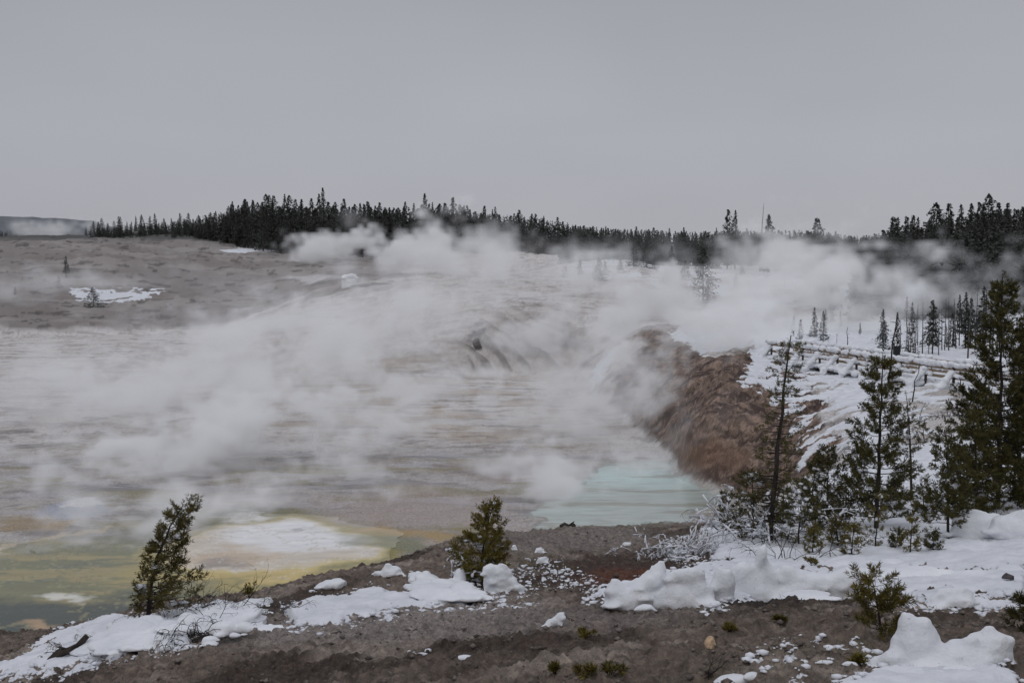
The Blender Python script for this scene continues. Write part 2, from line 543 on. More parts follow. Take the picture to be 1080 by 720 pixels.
    mixc(B, alb(50, 46, 46), 0.9 * blob(px, py, 503, 352, 10, 5, 40, 0.5, 0.5 * n3) * sstep(100, 105, Y))
    # left brown hill
    hill = sstep(0.35, 1.3, Z) * sstep(172, 182, Y)
    hb = poly_mask(px, py, [(-300, 356), (215, 351), (260, 330), (330, 312), (420, 296), (470, 270), (330, 262), (200, 240), (-300, 240)], 9, 9 * n2)
    mixc(B, alb(108, 103, 100), hill * hb)
    mixc(B, alb(98, 91, 86), 0.6 * hill * hb * sstep(-0.05, 0.5, fbm(X / 30., Y / 26., 5, 0.5, 41)))
    mixc(B, alb(130, 125, 121), 0.55 * hill * hb * sstep(0.1, 0.5, fbm(X / 26., Y / 14., 5, 0.6, 43) + 0.25 * sstep(300, 250, py)))
    mixc(B, alb(58, 54, 52), 0.7 * hill * hb * sstep(0.4, 0.6, fbm(X / 5., Y / 5., 4, 0.6, 44)))
    mixc(B, alb(166, 164, 164), 0.7 * hb * blob(px, py, 330, 294, 30, 4, 0, 0.5, 0.3 * n2))
    # brown ground before the forest, centre and right
    br = blob(px, py, 712, 320, 55, 22, 0, 0.4, 0.3 * n2) * sstep(60, 90, Y)
    mixc(B, alb(100, 86, 80), 0.9 * br)
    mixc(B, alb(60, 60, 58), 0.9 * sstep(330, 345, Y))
    C = C * (1 - far[:, None]) + B * far[:, None]
    wet = np.clip(teal + dk + low * 0.7 + blob(px, py, 290, 580, 130, 38, 3, 0.1, ws), 0, 1) * far * (1 - sstep(0.03, 0.1, Z))
    wet = np.maximum(wet, 0.5 * far * (1 - sstep(0.05, 0.2, Z)) * sstep(0.2, 0.4, fbm(X / 6.0, Y / 2.0, 4, 0.6, 12)))
    return paint_snow(X, Y, Z, px, py, C, n1, n2, n3, wet, far)


def paint_snow(X, Y, Z, px, py, C, n1, n2, n3, wet, far):
    if wet is None:
        wet = np.zeros(len(X))
    sn = np.zeros(len(X))
    w2 = 8 * n3 + 6 * n1

    def add(m, k=1.0):
        nonlocal sn
        sn = np.maximum(sn, m * k)
    near = 1 - sstep(34, 40, Y)
    # right hillside beyond the young pines, streaked with bare ground
    slope = poly_mask(px, py, [(745, 562), (800, 548), (838, 525), (842, 480), (826, 440), (808, 412), (786, 402), (792, 372), (850, 360), (1300, 340), (1300, 585), (1080, 600), (1000, 605), (900, 600), (840, 604), (790, 600), (755, 590)], 6, 9 * n1 + 5 * n3)
    hole = sstep(0.30, 0.5, fbm(X / 1.1, Y / 1.0, 4, 0.62, 57))
    bare = fbm((X * .9 + Y * .4) / 3.2, (Y * .9 - X * .4) / 1.1, 5, 0.6, 51)
    bk = np.clip(blob(px, py, 985, 435, 75, 22, 18, 0.5) + 1.0 * blob(px, py, 846, 470, 45, 55, 0, 0.5) + 0.75 * blob(px, py, 860, 545, 70, 16, 0, 0.5) + 0.35, 0, 1)
    add(slope * sstep(38, 36, Y) * sstep(-0.5, -0.35, -(bare * bk)), 1.0)
    add(slope * (1 - sstep(-0.02, 0.22, bare - 0.70 + bk * 0.95)) * sstep(5, 6, Y) * (1 - hole * near))
    # snow past the boardwalk
    add(poly_mask(px, py, [(790, 352), (1300, 300), (1300, 400), (800, 380)], 4, 4 * n2) * sstep(60, 64, Y))
    # patchy snow before the forest
    pat = poly_mask(px, py, [(590, 262), (770, 262), (900, 275), (900, 330), (745, 310), (738, 335), (700, 318), (685, 296), (600, 286)], 4, 5 * n2) * sstep(100, 120, Y)
    add(pat * sstep(-0.12, 0.05, fbm(X / 9., Y / 7., 5, 0.65, 53)))
    # left strip on the brown hill
    add(poly_mask(px, py, [(75, 306), (172, 308), (150, 316), (84, 317)], 2, 5 * fbm(X / 4., Y / 4., 4, 0.6, 54)) * sstep(150, 170, Y))
    add(blob(px, py, 370, 291, 7, 2, 0, .3) * sstep(150, 170, Y))
    add(blob(px, py, 290, 262, 60, 3.5, 4, .3, .5 * n2) * sstep(300, 320, Y) * 0.9)
    # pale streak on the bank and its top
    add(poly_mask(px, py, [(618, 405), (640, 372), (655, 366), (640, 392), (626, 415)], 2.5, 5 * n3) * sstep(60, 70, Y) * 0.9)
    add(poly_mask(px, py, [(705, 352), (735, 340), (790, 345), (800, 362), (740, 376)], 3, 4 * n3) * sstep(60, 70, Y))
    # near drifts
    nd = sstep(5, 5.5, Y) * near
    strip = poly_mask(px, py, [(312, 664), (300, 648), (330, 634), (372, 634), (392, 622), (420, 628), (452, 632), (505, 628), (518, 634), (490, 640), (430, 646), (380, 656), (345, 664)], 3, 7 * n3 + 3 * n1)
    add(strip * nd)
    add(poly_mask(px, py, [(0, 708), (22, 700), (60, 672), (105, 658), (170, 652), (240, 640), (262, 662), (205, 672), (200, 684), (150, 690), (95, 700), (30, 714)], 3, 9 * n3 + 4 * n1) * nd)
    add(poly_mask(px, py, [(620, 634), (640, 620), (700, 608), (760, 600), (780, 596), (1080, 592), (1080, 622), (1010, 628), (960, 628), (905, 628), (860, 632), (800, 632), (750, 640), (700, 636)], 3, 5 * n3 + 3 * n1) * nd * (1 - hole))
    add(poly_mask(px, py, [(950, 622), (1080, 600), (1080, 636), (1040, 640), (1000, 640), (965, 640)], 3, 16 * n3) * nd)
    add(poly_mask(px, py, [(885, 728), (915, 714), (950, 704), (1050, 702), (1068, 712), (1075, 760), (880, 760)], 3, 6 * n3) * nd)
    # speckles of old snow
    for cx, cy, r, k in ((575, 604, 30, .25), (600, 612, 24, .25), (720, 582, 24, 0.6), (735, 600, 16, 0.4), (440, 690, 8, .45), (955, 632, 40, .25), (520, 628, 40, .3), (860, 700, 60, .12), (640, 625, 20, .3)):
        add(blob(px, py, cx, cy, r, r * 0.4, 0, 0.5) * sstep(0.75 - k * 1.2, 0.82 - k * 1.2, fbm(X / 0.16, Y / 0.22, 3, 0.6, cx)) * nd)
    return C, sn, wet


# ------------------------------------------------------------------ polar ground sheet
uu = np.concatenate([np.linspace(-1.5, -0.52, 60, endpoint=False), np.linspace(-0.52, 0.52, 1000), np.linspace(0.52, 1.5, 61)[1:]])
dd = np.concatenate([np.geomspace(1.2, 5.5, 30, endpoint=False), np.geomspace(5.5, 32, 330, endpoint=False), np.geomspace(32, 42, 60, endpoint=False), np.geomspace(42, 95, 430, endpoint=False), np.geomspace(95, 110, 40, endpoint=False),
                     np.geomspace(110, 380, 190, endpoint=False), np.geomspace(380, 6000, 40)])
UU, DD = np.meshgrid(uu, dd)
GX, GY = (UU * DD).ravel(), DD.ravel()
_ci = np.unique(np.concatenate([np.arange(0, len(dd), 4), [len(dd) - 1]]))
_cj = np.unique(np.concatenate([np.arange(0, len(uu), 5), [len(uu) - 1]]))
_cu_, _cd_ = np.meshgrid(uu[_cj], dd[_ci])
_zc = z_base(_cu_ * _cd_, _cd_)


def _interp_rows(A, at_, n):
    k = np.clip(np.searchsorted(at_, np.arange(n), side='right') - 1, 0, len(at_) - 2)
    t = (np.arange(n) - at_[k]) / (at_[k + 1] - at_[k])
    return A[k] * (1 - t)[:, None] + A[k + 1] * t[:, None]


GZ = _interp_rows(_interp_rows(_zc, _ci, len(dd)).T, _cj, len(uu)).T.ravel()
gpx, gpy = proj(GX, GY, GZ)
GC, GS, GW = np.empty((len(GX), 3)), np.empty(len(GX)), np.empty(len(GX))
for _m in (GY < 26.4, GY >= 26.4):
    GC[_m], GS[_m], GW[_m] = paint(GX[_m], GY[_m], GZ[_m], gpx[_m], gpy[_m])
# relief
nearw = 1 - sstep(27, 31, GY)
farw = 1 - nearw
rel = nearw * (0.05 * fbm(GX / 0.9, GY / 0.9, 4, 0.55, 61) + 0.045 * fbm(GX / 0.16, GY / 0.16, 4, 0.62, 62) + 0.06 * np.maximum(0, fbm(GX / 0.3, GY / 0.3, 3, 0.6, 63)))
slopez = sstep(0.3, 1.2, GZ)
rel += farw * slopez * (0.25 * fbm(GX / 4.5, GY / 4.5, 5, 0.58, 64) + 0.012 * np.clip(GY - 100, 0, 150) * fbm(GX / 20., GY / 20., 5, 0.6, 65) * 0.5)
domem = blob(gpx, gpy, 540, 380, 84, 46, 18, 0.4) * slopez * farw
rel += domem * 0.35 * fbm((GX + GY * .35) / 1.3, (GY - GX * .35) / 16.0, 4, 0.6, 35)
bankm = farw * slopez * (GY < 100) * (gpx > 620) * (gpx < 880)
rel += -bankm * 0.10 * (1 - sstep(0, .16, np.abs(fbm((GY - 0.45 * GX) / 1.9, GX / 2.8, 5, 0.66, 34)))) + bankm * (0.30 * fbm(GX / 3.0, GY / 3.5, 4, 0.5, 37) + 0.10 * fbm(GX / 0.5, GY / 0.6, 4, 0.6, 38))
rel += bankm * 0.07 * fbm((GY - 0.45 * GX) / 2.2, GX / 3.2, 5, 0.66, 33) * -1
rel += farw * (1 - slopez) * (1 - GW) * (0.10 * fbm(GX / 3.0, GY / 2.2, 5, 0.6, 66) + 0.05 * (1 - sstep(0, .1, np.abs(fbm(GX / 2.2, GY / 1.7, 5, 0.62, 106))))) * sstep(0.0, 0.3, 1 - GW)
_g = GS.reshape(len(dd), len(uu)).copy()
for _k in range(9):
    _g[1:-1] = (_g[:-2] + 2 * _g[1:-1] + _g[2:]) / 4
    _g[:, 1:-1] = (_g[:, :-2] + 2 * _g[:, 1:-1] + _g[:, 2:]) / 4
GSb = np.where(GY < 34, _g.ravel() ** 1.3, GS * 0.8)
rel *= np.where(GY > 30, 1 - sstep(0.1, 0.5, GW), 1.0)
lump = 0.5 + 0.5 * fbm(GX / 0.8, GY / 0.8, 3, 0.5, 67)
thick = np.where(GY < 34, np.clip((GY - 4) * 0.018, 0.03, 0.13), 0.10)
srel = sstep(0.1, 0.95, GSb) * thick * (0.6 + 0.8 * lump)
ZT = GZ + rel * (1 - 0.7 * sstep(0.2, 0.7, GS)) + srel


def ground_z(x, y):
    """height of the finished ground by nearest cells"""
    u = x / y
    j = int(np.clip(np.searchsorted(uu, u), 1, len(uu) - 1))
    i = int(np.clip(np.searchsorted(dd, y), 1, len(dd) - 1))
    fu = (u - uu[j - 1]) / (uu[j] - uu[j - 1])
    fd = (y - dd[i - 1]) / (dd[i] - dd[i - 1])
    nu = len(uu)
    g = ZT.reshape(len(dd), nu)
    return float((g[i - 1, j - 1] * (1 - fu) + g[i - 1, j] * fu) * (1 - fd) + (g[i, j - 1] * (1 - fu) + g[i, j] * fu) * fd)


def on_ground(px, D, sink=0.0):
    """stand something at photograph column px, D metres away"""
    x = (px - 540.0) / F * D
    for _ in range(3):
        z = ground_z(x, D)
        f = D * CP - (z - HCAM) * SP
        x = (px - 540.0) / F * f
    return Vector((x, D, ground_z(x, D) - sink))


def hit(px, py, d0=5.5, d1=400):
    """first ground point seen at a photograph pixel"""
    prev = None
    for D in np.geomspace(d0, d1, 500):
        p = at(px, py, D)
        g = ground_z(p.x, p.y)
        if p.z <= g:
            return Vector((p.x, p.y, g))
    return Vector((p.x, p.y, g))


nu, nd_ = len(uu), len(dd)
idx = np.arange(nu * nd_).reshape(nd_, nu)
quads = np.stack([idx[:-1, :-1].ravel(), idx[:-1, 1:].ravel(), idx[1:, 1:].ravel(), idx[1:, :-1].ravel()], 1)


def color_attr(me, name, C):
    a = me.color_attributes.new(name, 'FLOAT_COLOR', 'POINT')
    a.data.foreach_set('color', np.concatenate([C, np.ones((len(C), 1))], 1).astype(np.float32).ravel())


def float_attr(me, name, A):
    a = me.attributes.new(name, 'FLOAT', 'POINT')
    a.data.foreach_set('value', A.astype(np.float32))


def ground_mat(name, water=False):
    m, nt, b = mat_new(name)
    L = nt.links.new
    g = N(nt, 'ShaderNodeNewGeometry')
    pos = g.outputs['Position']
    ca = N(nt, 'ShaderNodeAttribute', attribute_name='paint')
    sa = N(nt, 'ShaderNodeAttribute', attribute_name='snow')
    wa = N(nt, 'ShaderNodeAttribute', attribute_name='wet')
    if water:
        n0 = noise_node(nt, 0.8, 5, 0.6, pos, (1, 2.5, 1))
        r0 = ramp(nt, n0.outputs['Fac'], [(0.3, (0.86, 0.86, 0.86)), (0.7, (1.1, 1.1, 1.1))])
        mm = N(nt, 'ShaderNodeMixRGB', blend_type='MULTIPLY')
        mm.inputs[0].default_value = 1
        L(ca.outputs['Color'], mm.inputs[1])
        L(r0.outputs[0], mm.inputs[2])
        L(mm.outputs[0], b.inputs['Base Color'])
        b.inputs['Roughness'].default_value = 0.2
        b.inputs['Specular IOR Level'].default_value = 0.22
        n1 = noise_node(nt, 3.0, 4, 0.6, pos, (1, 1.6, 1))
        bp = N(nt, 'ShaderNodeBump')
        bp.inputs['Strength'].default_value = 0.25
        bp.inputs['Distance'].default_value = 0.02
        L(n1.outputs['Fac'], bp.inputs['Height'])
        L(bp.outputs[0], b.inputs['Normal'])
        return m
    fine = noise_node(nt, 9.0, 8, 0.72, pos)
    sy = N(nt, 'ShaderNodeSeparateXYZ')
    L(pos, sy.inputs[0])
    nr = N(nt, 'ShaderNodeMapRange')
    nr.inputs['From Min'].default_value = 26
    nr.inputs['From Max'].default_value = 32
    nr.inputs['To Min'].default_value = 1
    nr.inputs['To Max'].default_value = 0
    L(sy.outputs['Y'], nr.inputs['Value'])
    rf = ramp(nt, fine.outputs['Fac'], [(0.30, (0.38, 0.37, 0.36)), (0.5, (1, 1, 1)), (0.70, (1.9, 1.85, 1.78))])
    ff = N(nt, 'ShaderNodeMath', operation='MULTIPLY_ADD')
    ff.inputs[1].default_value = 0.50
    ff.inputs[2].default_value = 0.45
    L(nr.outputs[0], ff.inputs[0])
    mm = N(nt, 'ShaderNodeMixRGB', blend_type='MULTIPLY')
    L(ff.outputs[0], mm.inputs[0])
    L(ca.outputs['Color'], mm.inputs[1])
    L(rf.outputs[0], mm.inputs[2])
    # pale grit
    gr = noise_node(nt, 30.0, 4, 0.75, pos)
    rg = ramp(nt, gr.outputs['Fac'], [(0.58, (0, 0, 0)), (0.66, (1, 1, 1))])
    mg = N(nt, 'ShaderNodeMixRGB')
    mg.inputs[2].default_value = (0.2, 0.185, 0.17, 1)
    mgf = N(nt, 'ShaderNodeMath', operation='MULTIPLY')
    mgf.inputs[1].default_value = 0.4
    mgn = N(nt, 'ShaderNodeMath', operation='MULTIPLY')
    L(rg.outputs[0], mgn.inputs[0])
    L(nr.outputs[0], mgn.inputs[1])
    L(mgn.outputs[0], mgf.inputs[0])
    L(mgf.outputs[0], mg.inputs[0])
    L(mm.outputs[0], mg.inputs[1])
    # snow: attribute sharpened by fine noise
    n2 = noise_node(nt, 9.0, 8, 0.78, pos)
    ad = N(nt, 'ShaderNodeMath', operation='ADD')
    sc_ = N(nt, 'ShaderNodeMath', operation='MULTIPLY_ADD')
    sc_.inputs[1].default_value = 1.3
    sc_.inputs[2].default_value = -0.65
    L(n2.outputs['Fac'], sc_.inputs[0])
    L(sa.outputs['Fac'], ad.inputs[0])
    L(sc_.outputs[0], ad.inputs[1])
    rs = ramp(nt, ad.outputs[0], [(0.40, (0, 0, 0)), (0.52, (1, 1, 1))])
    ns = noise_node(nt, 2.0, 4, 0.6, pos)
    rns = ramp(nt, ns.outputs['Fac'], [(0.3, (0.60, 0.62, 0.655)), (0.7, (0.80, 0.81, 0.84))])
    ms = N(nt, 'ShaderNodeMixRGB')
    L(rs.outputs[0], ms.inputs[0])
    L(mg.outputs[0], ms.inputs[1])
    L(rns.outputs[0], ms.inputs[2])
    L(ms.outputs[0], b.inputs['Base Color'])
    rr = ramp(nt, wa.outputs['Fac'], [(0.0, (0.9, 0.9, 0.9)), (1.0, (0.25, 0.25, 0.25))])
    L(rr.outputs[0], b.inputs['Roughness'])
    b.inputs['Specular IOR Level'].default_value = 0.25
    bn = noise_node(nt, 22.0, 6, 0.7, pos)
    bp = N(nt, 'ShaderNodeBump')
    bp.inputs['Distance'].default_value = 0.06
    rb = ramp(nt, rs.outputs[0], [(0.0, (1, 1, 1)), (1.0, (0.35, 0.35, 0.35))])
    L(rb.outputs[0], bp.inputs['Strength'])
    L(bn.outputs['Fac'], bp.inputs['Height'])
    L(bp.outputs[0], b.inputs['Normal'])
    return m


M_ground = ground_mat('ground_soil_snow')
M_water = ground_mat('spring_water', True)
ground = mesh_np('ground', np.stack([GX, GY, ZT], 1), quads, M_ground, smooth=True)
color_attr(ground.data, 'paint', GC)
float_attr(ground.data, 'snow', GS)
float_attr(ground.data, 'wet', GW)
tag(ground, 'brown hillside and pale mineral basin with drifts of old snow', kind='structure')

# shallow hot-spring water lying in the basin
wq = quads[(GW[quads].min(1) > 0.55) & (GY[quads[:, 0]] < 130)]
used, inv = np.unique(wq.ravel(), return_inverse=True)
wv = np.stack([GX[used], GY[used], GZ[used] + 0.012], 1)
water = mesh_np('water', wv, inv.reshape(-1, 4), M_water, smooth=True)
color_attr(water.data, 'paint', GC[used])
tag(water, 'shallow teal, olive and milky hot spring water over the basin floor', kind='structure')
ZT[used] = np.maximum(ZT[used], 0)

# far hill on the skyline
hv, hf = [], []
hx = np.linspace(-1500, 700, 120)
hz = np.interp(hx, [-1500, -1100, -780, -700, -560, -480, 700], [104, 124, 112, 84, 50, 30, 10]) + 3 * fbm(hx / 60, hx * 0, 3, .5, 71)
rows = [(1750, 0.0), (1850, 0.55), (1950, 0.9), (2050, 1.0), (2300, 0.8)]
for yy, k in rows:
    for x, z in zip(hx, hz):
        hv.append((x, yy, 8 + (z - 8) * k))
n_ = len(hx)
for i in range(len(rows) - 1):
    for j in range(n_ - 1):
        hf.append((i * n_ + j, i * n_ + j + 1, (i + 1) * n_ + j + 1, (i + 1) * n_ + j))
M_hill = simple_mat('forested_hill', alb(70, 73, 77), alb(90, 93, 97), 0.05, bump=0.5, bdist=3, coordname='Object')
hill_o = mesh_np('hills', np.array(hv), hf, M_hill, smooth=True)
tag(hill_o, 'far dark forested hill on the skyline', kind='structure')
# ------------------------------------------------------------------ steam: real volumes with baked turbulence
STEAM = [  # photograph column,row, distance, half width px, half height px, half depth m, tilt, density
    (330, 378, 110, 150, 46, 20, 12, .028), (250, 395, 95, 130, 38, 16, 5, .018),
    (382, 462, 68, 26, 15, 3, 30, .14), (300, 338, 150, 40, 16, 8, 20, .05), (520, 292, 180, 36, 20, 8, 35, .06), (620, 305, 150, 26, 30, 7, 60, .05), (565, 352, 112, 34, 18, 5, 30, .06), (460, 405, 90, 40, 14, 5, 15, .05), (690, 415, 76, 22, 30, 4, 50, .06), (210, 440, 72, 50, 18, 5, 20, .06), (720, 300, 140, 16, 26, 6, 70, .06), (830, 262, 130, 18, 26, 6, 60, .07), (400, 290, 210, 24, 16, 8, 40, .05),
    (480, 322, 150, 110, 24, 18, -8, .012), (560, 290, 185, 110, 22, 16, -12, .014),
    (455, 262, 215, 40, 22, 9, 25, .12), (348, 259, 300, 42, 12, 12, 10, .07), (510, 262, 200, 60, 18, 14, 0, .035),
    (620, 272, 230, 70, 14, 16, 0, .008),
    (130, 420, 80, 210, 34, 16, 6, .030), (110, 500, 58, 190, 22, 8, 20, .15), (110, 585, 42, 170, 16, 4, 24, .15),
    (240, 485, 60, 170, 32, 8, 14, .065), (300, 515, 52, 120, 20, 6, 8, .060), (400, 470, 68, 70, 14, 6, 25, .03),
    (590, 455, 70, 110, 50, 10, 38, .040), (560, 515, 52, 80, 30, 6, 18, .075), (470, 520, 54, 100, 22, 6, 10, .035),
    (640, 400, 84, 80, 24, 8, 38, .024), (580, 385, 95, 90, 22, 7, 25, .014), (640, 470, 62, 55, 34, 6, 50, .024),
    (720, 470, 55, 45, 22, 5, 50, .010),
    (740, 350, 100, 110, 20, 12, 8, .075), (800, 322, 108, 90, 34, 12, 20, .055), (785, 285, 125, 55, 26, 10, 35, .032),
    (880, 285, 118, 24, 38, 8, -25, .055), (930, 312, 112, 95, 28, 10, 5, .030), (880, 340, 100, 70, 20, 8, 4, .040),
    (1000, 300, 108, 55, 22, 10, 0, .012), (690, 318, 125, 60, 26, 12, -20, .035),
    (765, 346, 84, 70, 18, 6, 5, .09), (560, 330, 140, 60, 16, 8, 15, .03), (650, 345, 104, 34, 16, 5, 35, .05),
    (60, 565, 44, 120, 20, 5, 22, .10), (575, 512, 52, 60, 24, 5, 20, .10), (30, 505, 62, 90, 22, 8, 12, .07), (250, 540, 46, 70, 12, 4, 12, .06),
    (40, 243, 380, 60, 7, 20, 4, .02), (30, 300, 215, 70, 18, 14, 0, .012), (200, 365, 170, 200, 8, 12, 0, .008),
    (250, 430, 100, 400, 45, 30, 0, .0030), (560, 320, 170, 300, 40, 40, 0, .0025),
]


class FG:
    """small helper for geometry node maths"""
    def __init__(s, ng):
        s.g = ng

    def n(s, t, **kw):
        n = s.g.nodes.new(t)
        for k, v in kw.items():
            setattr(n, k, v)
        return n

    def put(s, sock, v):
        if hasattr(v, 'node'):
            s.g.links.new(v, sock)
        else:
            sock.default_value = v

    def m(s, op, a, b=0.0, c=0.0, clamp=False):
        n = s.n('ShaderNodeMath', operation=op, use_clamp=clamp)
        s.put(n.inputs[0], a)
        s.put(n.inputs[1], b)
        s.put(n.inputs[2], c)
        return n.outputs[0]

    def v(s, op, a, b=None, sc=None):
        n = s.n('ShaderNodeVectorMath', operation=op)
        s.put(n.inputs[0], a)
        if b is not None:
            s.put(n.inputs[1], b)
        if sc is not None:
            s.put(n.inputs['Scale'], sc)
        return n.outputs['Value'] if op == 'LENGTH' else n.outputs[0]


def steam_nodes(name, lo, hi, vox, puffs, mat, nscale):
    ng = bpy.data.node_groups.new(name, 'GeometryNodeTree')
    ng.interface.new_socket('Geometry', in_out='OUTPUT', socket_type='NodeSocketGeometry')
    h = FG(ng)
    out = h.n('NodeGroupOutput')
    pos = h.n('GeometryNodeInputPosition').outputs[0]
    wn_ = h.n('ShaderNodeTexNoise')
    wn_.inputs['Scale'].default_value = nscale * 0.6
    wn_.inputs['Detail'].default_value = 2
    h.put(wn_.inputs['Vector'], pos)
    warp = h.v('SCALE', h.v('SUBTRACT', wn_.outputs['Color'], (0.5, 0.5, 0.5)), sc=0.9 / nscale)
    wp = h.v('ADD', pos, warp)
    st = h.v('MULTIPLY', wp, (0.8, 0.75, 1.25))
    nz = h.n('ShaderNodeTexNoise')
    nz.inputs['Scale'].default_value = nscale
    nz.inputs['Detail'].default_value = 6
    nz.inputs['Roughness'].default_value = 0.58
    h.put(nz.inputs['Vector'], st)
    n2 = h.n('ShaderNodeTexNoise')
    n2.inputs['Scale'].default_value = nscale * 3.1
    n2.inputs['Detail'].default_value = 4
    n2.inputs['Roughness'].default_value = 0.6
    h.put(n2.inputs['Vector'], h.v('ADD', st, (31.0, 7.0, 3.0)))
    t1 = h.m('MULTIPLY', h.m('SUBTRACT', nz.outputs[0], 0.5), 6.5)
    t2 = h.m('MULTIPLY', h.m('SUBTRACT', n2.outputs[0], 0.5), 3.6)
    turb = h.m('ADD', t1, t2)
    total = None
    for px, py, D, rx, ry, rz, rot, w in puffs:
        c = at(px, py, D)
        k = D / F
        d = h.v('SUBTRACT', pos, tuple(c))
        r = h.n('ShaderNodeVectorRotate', rotation_type='Y_AXIS')
        h.put(r.inputs['Vector'], d)
        r.inputs['Angle'].default_value = math.radians(rot)
        q = h.v('MULTIPLY', r.outputs[0], (1 / (rx * k * 1.25), 1 / (rz * 0.8), 1 / (ry * k * 1.3)))
        ln = h.v('LENGTH', q)
        e = h.m('ADD', h.m('SUBTRACT', 0.74, ln), h.m('MULTIPLY', turb, 0.92))
        mr = h.n('ShaderNodeMapRange', interpolation_type='SMOOTHSTEP')
        h.put(mr.inputs['Value'], e)
        mr.inputs['From Min'].default_value = 0.0
        mr.inputs['From Max'].default_value = 0.75
        mr.inputs['To Max'].default_value = w * 5.6
        total = mr.outputs[0] if total is None else h.m('ADD', total, mr.outputs[0])
    vc = h.n('GeometryNodeVolumeCube')
    h.put(vc.inputs['Density'], total)
    vc.inputs['Min'].default_value = lo
    vc.inputs['Max'].default_value = hi
    for i, a in enumerate('XYZ'):
        vc.inputs['Resolution ' + a].default_value = max(8, int((hi[i] - lo[i]) / vox))
    sm = h.n('GeometryNodeSetMaterial')
    ng.links.new(vc.outputs[0], sm.inputs['Geometry'])
    sm.inputs['Material'].default_value = mat
    ng.links.new(sm.outputs[0], out.inputs[0])
    return ng


M_steam = bpy.data.materials.new('steam')
M_steam.use_nodes = True
_nt = M_steam.node_tree
for n in list(_nt.nodes):
    _nt.nodes.remove(n)
_o = N(_nt, 'ShaderNodeOutputMaterial')
_sc = N(_nt, 'ShaderNodeVolumeScatter')
_sc.inputs['Color'].default_value = (0.97, 0.97, 0.98, 1)
_sc.inputs['Anisotropy'].default_value = 0.0
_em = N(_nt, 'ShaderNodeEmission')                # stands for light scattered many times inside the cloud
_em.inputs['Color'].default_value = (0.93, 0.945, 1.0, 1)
_at = N(_nt, 'ShaderNodeAttribute', attribute_name='density')
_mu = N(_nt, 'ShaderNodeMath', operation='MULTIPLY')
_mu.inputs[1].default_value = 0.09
_ad = N(_nt, 'ShaderNodeAddShader')
_nt.links.new(_at.outputs['Fac'], _sc.inputs['Density'])
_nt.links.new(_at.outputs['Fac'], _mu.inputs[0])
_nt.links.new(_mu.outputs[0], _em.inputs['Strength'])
_nt.links.new(_sc.outputs[0], _ad.inputs[0])
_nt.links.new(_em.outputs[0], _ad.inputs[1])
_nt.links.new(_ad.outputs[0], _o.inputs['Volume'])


def steam_volume(lo, hi, vox, nscale, label):
    sel = []
    for p in STEAM:
        c = at(*p[:3])
        if c.y + p[5] * 1.9 > lo[1] and c.y - p[5] * 1.9 < hi[1]:
            sel.append(p)
    me = bpy.data.meshes.new('steam')
    me.materials.append(M_steam)
    o = bpy.data.objects.new('steam', me)
    col.objects.link(o)
    md = o.modifiers.new('steam', 'NODES')
    md.node_group = steam_nodes('steam_field', lo, hi, vox, sel, M_steam, nscale)
    tag(o, label, kind='stuff')
    return o


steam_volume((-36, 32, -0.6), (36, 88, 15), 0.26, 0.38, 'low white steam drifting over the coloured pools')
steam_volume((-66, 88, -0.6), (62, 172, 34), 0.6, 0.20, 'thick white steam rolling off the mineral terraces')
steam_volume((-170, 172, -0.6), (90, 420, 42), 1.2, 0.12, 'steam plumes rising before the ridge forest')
# ------------------------------------------------------------------ vegetation
def leaf_mat(name, dark, light, rough=0.65, spread=0.5):
    m, nt, b = mat_new(name)
    L = nt.links.new
    g = N(nt, 'ShaderNodeNewGeometry')
    oi = N(nt, 'ShaderNodeObjectInfo')
    n = noise_node(nt, 3.5, 3, 0.6, N(nt, 'ShaderNodeTexCoord').outputs['Object'])
    a = N(nt, 'ShaderNodeMath', operation='MULTIPLY_ADD')
    a.inputs[1].default_value = spread
    L(g.outputs['Random Per Island'], a.inputs[0])
    L(n.outputs['Fac'], a.inputs[2])
    a2 = N(nt, 'ShaderNodeMath', operation='MULTIPLY_ADD')
    a2.inputs[1].default_value = 0.2
    L(oi.outputs['Random'], a2.inputs[0])
    L(a.outputs[0], a2.inputs[2])
    r = ramp(nt, a2.outputs[0], [(0.35, dark), (1.15, light)])
    L(r.outputs[0], b.inputs['Base Color'])
    b.inputs['Roughness'].default_value = rough
    b.inputs['Specular IOR Level'].default_value = 0.2
    return m


M_needle = leaf_mat('pine_needles_olive', (0.016, 0.018, 0.006), (0.175, 0.140, 0.030))
M_needle_dk = leaf_mat('pine_needles_dark', (0.011, 0.013, 0.006), (0.095, 0.084, 0.026))
M_needle_mid = leaf_mat('pine_needles_mid', (0.012, 0.013, 0.005), (0.125, 0.100, 0.025))
M_needle_far = leaf_mat('conifer_needles_far', (0.018, 0.021, 0.019), (0.056, 0.060, 0.050))  # greyed: distance haze is put into the needle colour
M_needle_haze = leaf_mat('conifer_needles_haze_tint', (0.04, 0.044, 0.046), (0.085, 0.09, 0.09))  # paler and greyer, mist painted into the needles themselves
M_bark = simple_mat('grey_brown_bark', (0.016, 0.013, 0.011), (0.060, 0.050, 0.042), 14, 0.95, 0.6, vec=(1, 1, 0.25))
M_twig = simple_mat('bare_dark_twigs', (0.012, 0.010, 0.009), (0.040, 0.033, 0.028), 20, 0.95, 0)
M_grey_twig = simple_mat('weathered_grey_twigs', (0.05, 0.046, 0.043), (0.13, 0.12, 0.115), 20, 0.95, 0)
M_snow = simple_mat('packed_snow', (0.66, 0.68, 0.715), (0.86, 0.87, 0.89), 1.6, 0.75, 0.6, detail=6, spec=0.25, bscale=26, bdist=0.025)
_b = [n for n in M_snow.node_tree.nodes if n.type == 'BSDF_PRINCIPLED'][0]
_src = _b.inputs['Base Color'].links[0].from_socket
_tc = N(M_snow.node_tree, 'ShaderNodeTexCoord')
